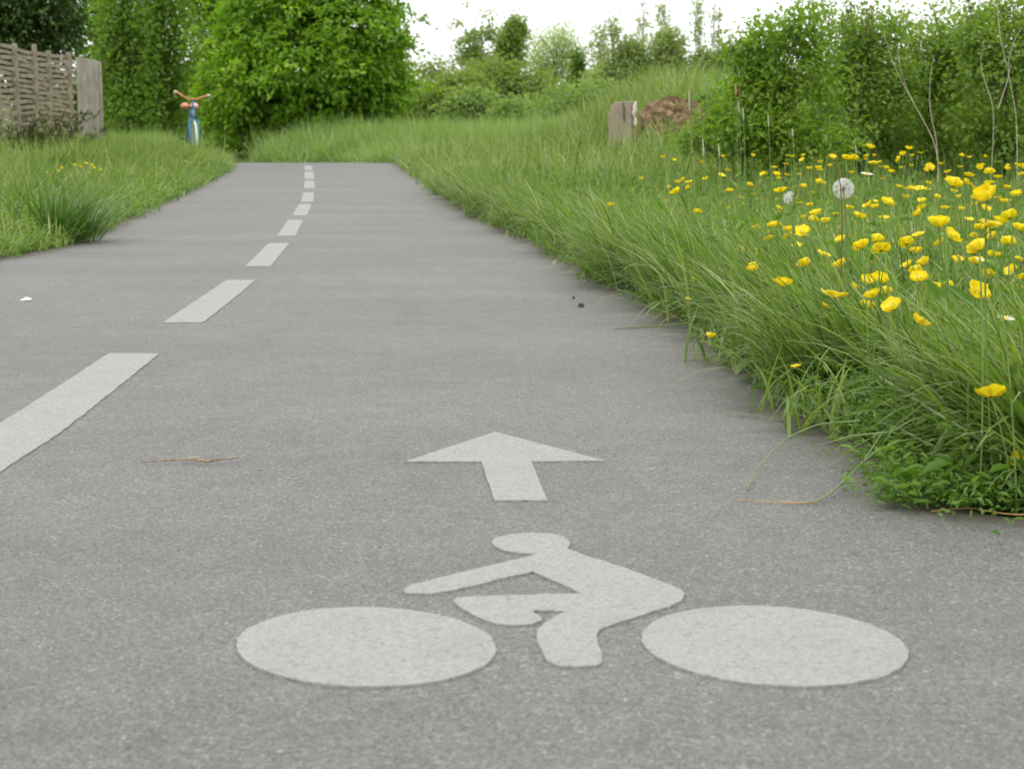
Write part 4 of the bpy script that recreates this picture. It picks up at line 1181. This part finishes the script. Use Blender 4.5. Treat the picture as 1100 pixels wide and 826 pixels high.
# daisies
M_WHITE = plain('white_daisy_petal', (.80, .80, .78), .7, .2, .05, 50)
def daisy(u, v, Y, dia, tilt, label):
    p = P(u, v, Y); root = np.array([p[0] + .02, Y + .04, 0]); root[2] = float(terr(*root[:2]))
    t = thing('daisy', root, label, 'flower', 'white daisies in the meadow')
    mb = MB(); mb.tube(bez(root, root * .5 + p * .5 + (.015, 0, 0), p, 7), .0011, 5); mb.build('stem', M_STEM, t, root)
    f = MB()
    for k in range(18):
        a_ = 2*PI*k/18; w = .06
        f.add([(.18*math.cos(a_-w), .18*math.sin(a_-w), 0), (.18*math.cos(a_+w), .18*math.sin(a_+w), 0), (.5*math.cos(a_+w*1.6), .5*math.sin(a_+w*1.6), .03), (.5*math.cos(a_-w*1.6), .5*math.sin(a_-w*1.6), .03)], [(0, 1, 2, 3)])
    o = f.build('petals', M_WHITE, t); o.location = tuple(p - root); o.scale = (dia,)*3; o.rotation_euler = (tilt, .1, 0)
    V, Fs = [], []
    g_ = MB()
    for j in range(5):
        for i in range(10):
            a_, b_ = 2*PI*i/10, PI/2*j/4
            V.append((.2*math.cos(a_)*math.cos(b_), .2*math.sin(a_)*math.cos(b_), .12*math.sin(b_)))
    for j in range(4):
        for i in range(10): Fs.append((j*10+i, j*10+(i+1) % 10, (j+1)*10+(i+1) % 10, (j+1)*10+i))
    o = g_.add(V, Fs).build('flower_centre', M_STAMEN, t); o.location = tuple(p - root); o.scale = (dia,)*3; o.rotation_euler = (tilt, .1, 0)
daisy(1080, 342, 2.2, .024, .15, 'white daisy seen edge-on at the right, below the wide open buttercup')
daisy(931, 187, 4.6, .034, .2, 'white daisy head just right of the dandelion clock')
daisy(1053, 279, 2.7, .014, .3, 'tiny white daisy half hidden between the right hand buttercups')

# seed spikes
M_SPIKE = plain('pale_seed_spike', (.42, .40, .30), .8, .1, .2, 300, .3)
M_SPIKEO = plain('rusty_seed_spike', (.45, .25, .12), .8, .1, .2, 300)
spk = [(740, 97, 121, 4.6, 'tall pale seed spike in front of the brown earth mound'), (790, 90, 104, 5.0, 'rusty tipped seed spike in front of the hawthorn'), (793, 108, 122, 5.0, 'pale seed spike just under the rusty one'), (798, 116, 130, 5.2, 'pale seed spike lower right of the rusty one'),
       (825, 123, 138, 5.0, 'thin seed spike before the dark of the hawthorn'), (851, 138, 148, 4.6, 'short seed spike right of the thin one under the hawthorn'), (755, 149, 170, 4.4, 'seed spike low in the grass below the bramble'), (772, 156, 170, 4.4, 'greyish seed spike right of the one below the bramble'), (919, 156, 165, 5.2, 'greyish seed spike above the upper buttercups')]
for u, v0, v1, Y, lab in spk:
    pt, pb_ = P(u, v0, Y), P(u + .8, v1, Y)
    root = np.array([pb_[0] + .02, Y + .02, 0]); root[2] = float(terr(*root[:2]))
    t = thing('seed_spike', root, lab, 'grass spike', 'seed spikes standing above the meadow')
    mb = MB(); mb.tube(bez(root, (root + pb_) / 2 + (.008, 0, 0), pb_, 8), .0011, 5); mb.build('stalk', M_STEM, t, root)
    m = MB(); m.tube([pb_ + (pt - pb_) * q for q in np.linspace(0, 1, 8)], np.array([.0008, .0018, .0023, .0024, .0023, .0021, .0016, .0006]) * (1 if u != 790 else 1.2), 8)
    m.build('seed_head', M_SPIKEO if u == 790 else M_SPIKE, t, root, True)
# pale broken stick
p0, p1 = P(700, 172, 13.5), P(696, 149, 13.5)
root = p0.copy(); root[2] = float(terr(p0[0], 13.5)); root[0] += .02
mb = MB(); mb.tube([root, p0, p1], [.012, .012, .010], 7)
tag(mb.build('broken_stick', M_SPIKE, None, root), 'pale broken stick poking out of the grass below the slab', 'stick')
# dark red dock stem by the clock
p0, p1 = P(905, 240, 3.0), P(899, 168, 3.0)
root = p0.copy(); root[2] = float(terr(p0[0], 3.0))
mb = MB(); mb.tube([root, p0, (p0 + p1) / 2 + (.002, 0, 0), p1], [.0014, .0013, .001, .0006], 6)
tag(mb.build('dry_stalk', M_DSTEM, None, root), 'thin dark red dry stalk crossing the full dandelion clock', 'stalk')

# ------------------------------------------------------------------ low weeds at the right edge
pos, ax, nor, sz, rd = [], [], [], [], []
def weed_patch(cx, cy, rx, ry, n, hmax, lsz, tone):
    x = cx + rng.normal(0, rx, n); y = cy + rng.normal(0, ry, n)
    for xx, yy in zip(x, y):
        zb = max(float(rise(yy)) + .004, float(terr(xx, yy)) if dpath(xx, yy) > 0 else 0)
        pos.append((xx, yy, zb + rng.uniform(.002, hmax))); ax.append(tuple(unit(1)[0] * (1, 1, .45) + (-.3, -.2, .15))); nor.append(tuple(unit(1)[0] * .5 + (0, -.1, 1)))
        sz.append(lsz * rng.uniform(.45, 1.15) * (1.7 if rng.uniform() < .12 else 1)); rd.append(np.clip(tone + rng.normal(0, .2), 0, 1))
for yy in np.arange(1.95, 8.5, .10):
    e = float(xr(yy)) + .03 * math.sin(yy * 5.3) + .02 * math.sin(yy * 11)
    am = max(0.0, .55 + .55 * math.sin(yy * 3.1 + 1) + .35 * math.sin(yy * 7.7)) * (1.0 if yy < 2.6 else .5)
    weed_patch(e + .0, yy, .045, .06, int(am * (110 if yy < 4.5 else 50)), .045, .009 + .0020 * yy, .42)
    weed_patch(e + .10, yy, .07, .06, int(am * (90 if yy < 4.5 else 36)), .10, .012 + .0022 * yy, .48)
    if rng.uniform() < .45: weed_patch(e + rng.uniform(.0, .14), yy, .03, .03, 26, .07, .024 + .003 * yy, .35)
for yy in np.arange(5.6, 20, .12):
    e = float(xl(yy)) - .02 * math.sin(yy * 5) + .02
    weed_patch(e - .04, yy, .07, .07, 40, .05, .022 + .0014 * yy, .62)
    weed_patch(e - .18, yy, .08, .07, 22, .09, .026 + .0014 * yy, .6)
for (u, v, n, rx, ry) in ((985, 527, 260, .05, .03), (1015, 537, 420, .05, .035), (1055, 545, 420, .05, .03), (1090, 547, 300, .04, .03), (960, 480, 360, .04, .06), (1000, 505, 380, .05, .05), (925, 450, 420, .04, .08), (1040, 480, 520, .06, .08),
                    (1085, 490, 420, .05, .08), (880, 425, 380, .05, .1), (975, 546, 110, .02, .012), (955, 508, 70, .025, .03), (850, 415, 260, .05, .09), (815, 385, 240, .05, .12), (1095, 520, 360, .04, .06), (720, 325, 200, .08, .15), (600, 270, 200, .1, .25)):
    g = G(u, v); weed_patch(g[0], g[1], rx, ry, int(n * 1.4), .034 if v > 500 else .07, .014 if v > 470 else .017, .5)
xx_, yy_ = scatter(26000, -1.5, 4.5, 2.0, 13, onR(0.1))
kk = clumpy(xx_, yy_, 1.4) > .1
for xq, yq in zip(xx_[kk], yy_[kk]):
    pos.append((xq, yq, float(terr(xq, yq)) + rng.uniform(.05, .21))); ax.append(tuple(unit(1)[0] * (1, 1, .5) + (-.2, -.3, .5))); nor.append(tuple(unit(1)[0] * .6 + (0, -.3, .8)))
    sz.append(rng.uniform(.02, .06)); rd.append(np.clip(rng.normal(.5, .25), 0, 1))
xx_, yy_ = scatter(14000, -8, -1.8, 5.5, 16, onL)
kk = clumpy(xx_, yy_, 1.1) > .25
for xq, yq in zip(xx_[kk], yy_[kk]):
    pos.append((xq, yq, float(terr(xq, yq)) + rng.uniform(.03, .14))); ax.append(tuple(unit(1)[0] * (1, 1, .5) + (.2, -.3, .5))); nor.append(tuple(unit(1)[0] * .6 + (0, -.3, .8)))
    sz.append(rng.uniform(.025, .06)); rd.append(np.clip(rng.normal(.55, .2), 0, 1))
pos, ax, nor = map(np.array, (pos, ax, nor))
sz = np.array(sz); rd = np.array(rd)
dd_ = dpath(pos[:, 0], pos[:, 1]); keep_ = (dd_ > -.055 - .07 * (rng.uniform(size=len(dd_)) < .25)) | ((pos[:, 1] < 2.05) & (pos[:, 0] > .40))
pos, ax, nor, sz, rd = pos[keep_], ax[keep_], nor[keep_], sz[keep_], rd[keep_]
V, Q, R = leaf_arrays(pos, ax, nor, sz, rd, .30)
tag(link('edge_weeds', raw_mesh('edge_weeds', V, Q, attrs={'rnd': R}, mat=M_WEED)), kind='stuff')

# broad leaf plant on the tarmac edge
M_BROAD = leaf_mat('broad_grey_green_leaf', [(0, (.11, .20, .055)), (1, (.20, .30, .11))], .3, .5, .35)
def lobed_leaf(mb, p, d, L, W, lift=.25):
    d = np.array([*d, 0.0]); d /= np.linalg.norm(d); s_ = np.array([-d[1], d[0], 0])
    V = []; n = 9
    for i in range(n):
        t_ = i / (n - 1)
        hw = W * (math.sin(PI * min(1, .06 + t_ * .9)) ** .7) * (1 + .28 * math.sin(t_ * 20))
        z_ = L * lift * math.sin(PI * t_) 
        for q in (-1, 0, 1):
            V.append(p + d * L * t_ + s_ * hw * q + np.array([0, 0, z_ + .012 * abs(q) * math.sin(t_ * 9) + .004]))
    mb.add(V, [(i*3+j, i*3+j+1, (i+1)*3+j+1, (i+1)*3+j) for i in range(n-1) for j in range(2)])
def rosette(px, label, n, L, dirs=None, mat=None):
    g = G(*px); g[2] = float(rise(g[1]))
    t = thing('leaf_rosette', g, label, 'weed', 'broad leaved weeds at the tarmac edge')
    for k in range(n):
        a_ = (dirs[k] if dirs else 2*PI*k/n + rng.normal(0, .3))
        mb = MB(); lobed_leaf(mb, g + np.array([0, 0, .012 if px[1] < 450 else .04]), (math.cos(a_), math.sin(a_)), L * rng.uniform(.7, 1.15), L * rng.uniform(.2, .3))
        o = mb.build('leaf', mat or M_BROAD, t, g, True)
M_DOCK = leaf_mat('dark_dock_leaf', [(0, (.085, .155, .035)), (1, (.15, .235, .06))], .35, .45, .4)
def dock(px, n, L, label):
    g = G(*px); g[0] += .06; g[2] = float(terr(g[0], g[1]))
    t = thing('leafy_weed', g, label, 'weed', 'tall leafy weeds at the verge')
    for k in range(n):
        a_ = rng.uniform(0, 2*PI); el = rng.uniform(.5, 1.3); l_ = L * rng.uniform(.6, 1.1); mb = MB(); V = []
        d = np.array([math.cos(a_), math.sin(a_), 0]); s_ = np.array([-d[1], d[0], 0]); st_ = g + d * rng.uniform(0, .03) + (0, 0, rng.uniform(0, .12))
        for i in range(8):
            t_ = i / 7; an = el - 1.5 * t_
            c_ = st_ + d * l_ * (t_ * math.cos(el) + .25 * t_ * t_) + np.array([0, 0, l_ * (t_ * math.sin(el) - .5 * t_ * t_)])
            hw = l_ * .13 * math.sin(PI * min(1, .08 + .9 * t_)) ** .8
            for q in (-1, 0, 1): V.append(c_ + s_ * hw * q + np.array([0, 0, .010 * abs(q) + .004 * math.sin(9 * t_ + q)]))
        mb.add(V, [(i*3+j, i*3+j+1, (i+1)*3+j+1, (i+1)*3+j) for i in range(7) for j in range(2)])
        mb.build('leaf', M_DOCK, t, g, True)
dock((668, 292), 40, .10, 'dark leafy weed at the edge of the right verge, left of the lone buttercups')
dock((590, 262), 26, .11, 'dark leafy weed farther up the right verge edge')
dock((1060, 500), 16, .07, 'leafy weed with small dark leaves under the nearest large buttercup')
rosette((842, 408), 'broad lobed leaves lying out over the tarmac, below the lone buttercups', 6, .10, [PI + .05, PI - .35, PI + .5, 2.2, -2.2, 1.2])
rosette((1082, 490), 'grey green lobed rosette beneath the nearest large buttercup', 8, .085)
rosette((1050, 512), 'small lobed rosette low at the right edge of the tarmac', 7, .07)
for mm in (M_BROAD, M_DOCK):
    oi = N(mm.node_tree, 'ShaderNodeObjectInfo'); mm.node_tree.links.new(oi.outputs['Random'], [q for q in mm.node_tree.nodes if q.type == 'VALTORGB'][0].inputs[0])

# bent grass stems on the tarmac
M_STALK = plain('green_grass_stalk', (.17, .25, .09), .5, .3, .15, 60)
M_STRAW = plain('orange_dry_tip', (.42, .26, .10), .7, .2, .2, 60)
def stalk(px, r, label, tip=None):
    pts = []
    for u, v, dz in px:
        pts.append(G(u, v, dz))
    pts = np.array(pts)
    tt = np.linspace(0, len(pts) - 1, 26); sm = np.column_stack([np.interp(tt, np.arange(len(pts)), pts[:, i]) for i in range(3)])
    for _ in range(2): sm[1:-1] = (sm[:-2] + 2 * sm[1:-1] + sm[2:]) / 4
    root = sm[0]
    t = thing('grass_stalk', root, label, 'grass stalk', 'loose grass stalks over the tarmac edge')
    k = 26 if tip is None else int(26 * (1 - tip))
    mb = MB(); mb.tube(sm[:k], np.linspace(r, r * .7, k), 6); mb.build('stalk', M_STALK, t, root, True)
    if tip:
        mb = MB(); mb.tube(sm[k-1:], np.linspace(r * .72, r * .3, 27 - k), 6); mb.build('dry_tip', M_STRAW, t, root, True)
stalk([(950, 462, .05), (925, 500, .02), (890, 532, .006), (874, 540, .003), (845, 540, .003), (790, 537, .003)], .0016, 'kinked grass stalk lying on the tarmac with an orange dry tip', .38)
stalk([(925, 452, .06), (880, 455, .05), (845, 470, .03), (815, 500, .012), (803, 525, .004)], .0011, 'thin dark grass stalk arching down onto the tarmac')
stalk([(1095, 505, .03), (1050, 470, .07), (1000, 440, .09), (945, 405, .10)], .0028, 'thick pale grass stalk slanting up left over the weeds')
stalk([(1040, 496, .015), (1000, 478, .04), (965, 460, .05), (935, 450, .06)], .0024, 'shorter thick grass stalk below the slanting one')
stalk([(740, 347, .012), (710, 350, .004), (660, 353, .003)], .002, 'single green blade lying across the tarmac near the lone buttercup')
stalk([(1100, 515, .03), (1060, 513, .035), (1030, 515, .03), (1000, 530, .012)], .003, 'pale flat grass stalk bending down over the lowest weeds')
stalk([(1110, 553, .006), (1080, 552, .005), (1040, 545, .006), (1000, 549, .004)], .0016, 'dead reddish stalk lying along the lowest weeds', .9)

# bits on the tarmac
M_TWIG = plain('dry_twig', (.30, .235, .17), .85, .1, .25, 90, .2, dark=(.13, .09, .06))
pts = [G(u, v, .006) for u, v in ((150, 496), (176, 495), (195, 493), (213, 494), (222, 495.5), (240, 493), (256, 491))]
tw0 = pts[3]
t = thing('dry_twig', tw0, 'thin dry twig lying on the tarmac left of the arrow', 'twig')
mb = MB(); mb.tube(pts, [.0006, .0011, .0014, .0021, .0019, .0013, .0007], 6); mb.build('stem', M_TWIG, t, tw0)
mb = MB(); mb.tube([pts[5], G(262, 489, .008), G(273, 483, .006)], [.0008, .0006, .0004], 5); mb.tube([pts[3], G(214, 491.5, .009), G(203, 491, .009)], [.001, .0013, .0006], 5)
mb.build('side_shoot', M_SPIKE, t, tw0)
M_LIT = plain('white_paper', (.78, .78, .77), .8, .1, .05, 40)
g = G(28, 323); mb = MB()
mb.add([g + np.array(q) for q in ((-.014, -.012, .001), (.012, -.014, .003), (.016, .006, .004), (-.010, .012, .002), (0, -.002, .010), (.006, .007, .008))], [(0, 1, 4), (1, 2, 5, 4), (2, 3, 5), (3, 0, 4, 5)])
tag(mb.build('paper_scrap', M_LIT, None, g), 'small crumpled white paper scrap on the left half of the path', 'litter')
M_CHIP = plain('dark_bark_chip', (.10, .065, .045), .9, .1, .2, 80)
M_LEAFD = plain('dry_brown_leaf', (.27, .13, .08), .8, .2, .2, 60)
def chip(u, v, L, mat, name, label, cat, rz=.2, grp=None, h=.006):
    g = G(u, v); mb = MB(); V = []
    for k in range(8):
        a_ = 2*PI*k/8; V.append(g + np.array([L*math.cos(a_)*math.cos(rz) , L*.5*math.sin(a_) + L*.3*math.cos(a_)*math.sin(rz), .001]))
    V += [q + (0, 0, h * (1 + .8 * math.sin(3 * i))) + (g - q) * .25 for i, q in enumerate(V)]
    mb.add(V, [(k, (k+1) % 8, 8+(k+1) % 8, 8+k) for k in range(8)] + [tuple(range(8, 16))])
    tag(mb.build(name, mat, None, g), label, cat, grp)
chip(624, 330, .010, M_CHIP, 'bark_chip', 'dark bark chip on the tarmac left of the grass, larger one', 'bark chip', grp='bark chips on the tarmac')
chip(616, 321.5, .004, M_CHIP, 'bark_chip', 'small dark crumb behind the larger bark chip', 'bark chip', grp='bark chips on the tarmac')
chip(719, 340, .018, M_LEAFD, 'dry_leaf', 'curled brown dry leaf at the grass tips beside the path', 'leaf', grp='dry leaves at the verge')
chip(995, 487, .020, M_LEAFD, 'dry_leaf', 'reddish rolled dry leaf under the lowest weeds at the right', 'leaf', .5, 'dry leaves at the verge', .012)
chip(1000, 492, .017, M_LEAFD, 'dry_leaf', 'smaller reddish dry leaf touching the rolled one', 'leaf', -.2, 'dry leaves at the verge', .01)
# tiny pebbles scattered on the tarmac
M_PEB = plain('pale_grit', (.26, .25, .235), .8, .2, .3, 200, dark=(.12, .11, .10))
mb = MB()
for k in range(420):
    yy = rng.uniform(1.2, 12); xx = rng.uniform(float(xl(yy)) + .05, float(xr(yy)) - .02)
    if abs(xx) > .32 * yy: continue
    r_ = rng.uniform(.0010, .0026); z_ = float(rise(yy))
    V = [np.array([xx, yy, z_]) + r_ * np.array(q) * rng.uniform(.7, 1.3, 3) for q in ((1, 0, .3), (0, 1, .3), (-1, 0, .3), (0, -1, .3), (0, 0, 1.1), (0, 0, -.3))]
    mb.add(V, [(0, 1, 4), (1, 2, 4), (2, 3, 4), (3, 0, 4)])
tag(mb.build('grit', M_PEB), kind='stuff')

# ------------------------------------------------------------------ light, sky, camera
sc = bpy.context.scene
w = bpy.data.worlds.new('World'); sc.world = w; w.use_nodes = True
nt = w.node_tree
for n_ in list(nt.nodes): nt.nodes.remove(n_)
out = nt.nodes.new('ShaderNodeOutputWorld'); bg = nt.nodes.new('ShaderNodeBackground')
SUN_EL, SUN_AZ = math.radians(58), math.radians(205)
sky = nt.nodes.new('ShaderNodeTexSky'); sky.sky_type = 'NISHITA'; sky.sun_disc = False
sky.sun_elevation = SUN_EL; sky.sun_rotation = SUN_AZ; sky.air_density = 1; sky.dust_density = 4
tc = N(nt, 'ShaderNodeTexCoord'); sp = N(nt, 'ShaderNodeSeparateXYZ'); nt.links.new(tc.outputs['Generated'], sp.inputs[0])
cn = N(nt, 'ShaderNodeTexNoise'); cn.inputs['Scale'].default_value = 2.2; cn.inputs['Detail'].default_value = 6
nt.links.new(tc.outputs['Generated'], cn.inputs['Vector'])
# cloud deck: brighter towards the zenith, soft patches
zc = math_(nt, 'MAXIMUM', sp.outputs['Z'], 0.0)
lum = math_(nt, 'ADD', 11.8, math_(nt, 'MULTIPLY', zc, 5.0))
lum = math_(nt, 'MULTIPLY', lum, math_(nt, 'ADD', .90, math_(nt, 'MULTIPLY', cn.outputs['Fac'], .2)))
cc_ = N(nt, 'ShaderNodeCombineColor')
for i, k_ in enumerate((1.0, 1.0, 1.01)): nt.links.new(math_(nt, 'MULTIPLY', lum, k_), cc_.inputs[i])
col = mixc(nt, .93, sky.outputs[0], cc_.outputs[0])
nt.links.new(col, bg.inputs[0]); bg.inputs[1].default_value = 0.10
nt.links.new(bg.outputs[0], out.inputs[0])

sl = bpy.data.lights.new('sun', 'SUN'); sl.energy = 0.8; sl.angle = math.radians(25); sl.color = (1, .97, .92)
so = bpy.data.objects.new('sun', sl); C.objects.link(so)
# sky rotation 0 = +Y, clockwise towards +X
sd_ = np.array([math.sin(SUN_AZ) * math.cos(SUN_EL), math.cos(SUN_AZ) * math.cos(SUN_EL), math.sin(SUN_EL)])
from mathutils import Vector
so.rotation_euler = Vector(sd_).to_track_quat('Z', 'Y').to_euler()
so.location = (0, 0, 20)

cd = bpy.data.cameras.new('camera'); co = bpy.data.objects.new('camera', cd); C.objects.link(co)
co.location = (0, 0, H); co.rotation_euler = (PI / 2 - PITCH, 0, 0)
cd.sensor_width = 36; cd.lens = F * 36 / 1100; cd.clip_end = 1500; cd.clip_start = .02
cd.dof.use_dof = True; cd.dof.focus_distance = 2.9; cd.dof.aperture_fstop = 14.0
sc.camera = co
vs = sc.view_settings
vs.view_transform = 'Standard'; vs.look = 'None'; vs.gamma = 1; vs.exposure = 0.32; vs.use_curve_mapping = False
cy = sc.cycles
cy.max_bounces = 6; cy.diffuse_bounces = 4; cy.glossy_bounces = 2; cy.transmission_bounces = 4; cy.transparent_max_bounces = 4
cy.use_denoising = True; cy.denoiser = 'OPENIMAGEDENOISE'; cy.denoising_input_passes = 'RGB_ALBEDO_NORMAL'; cy.denoising_prefilter = 'ACCURATE'
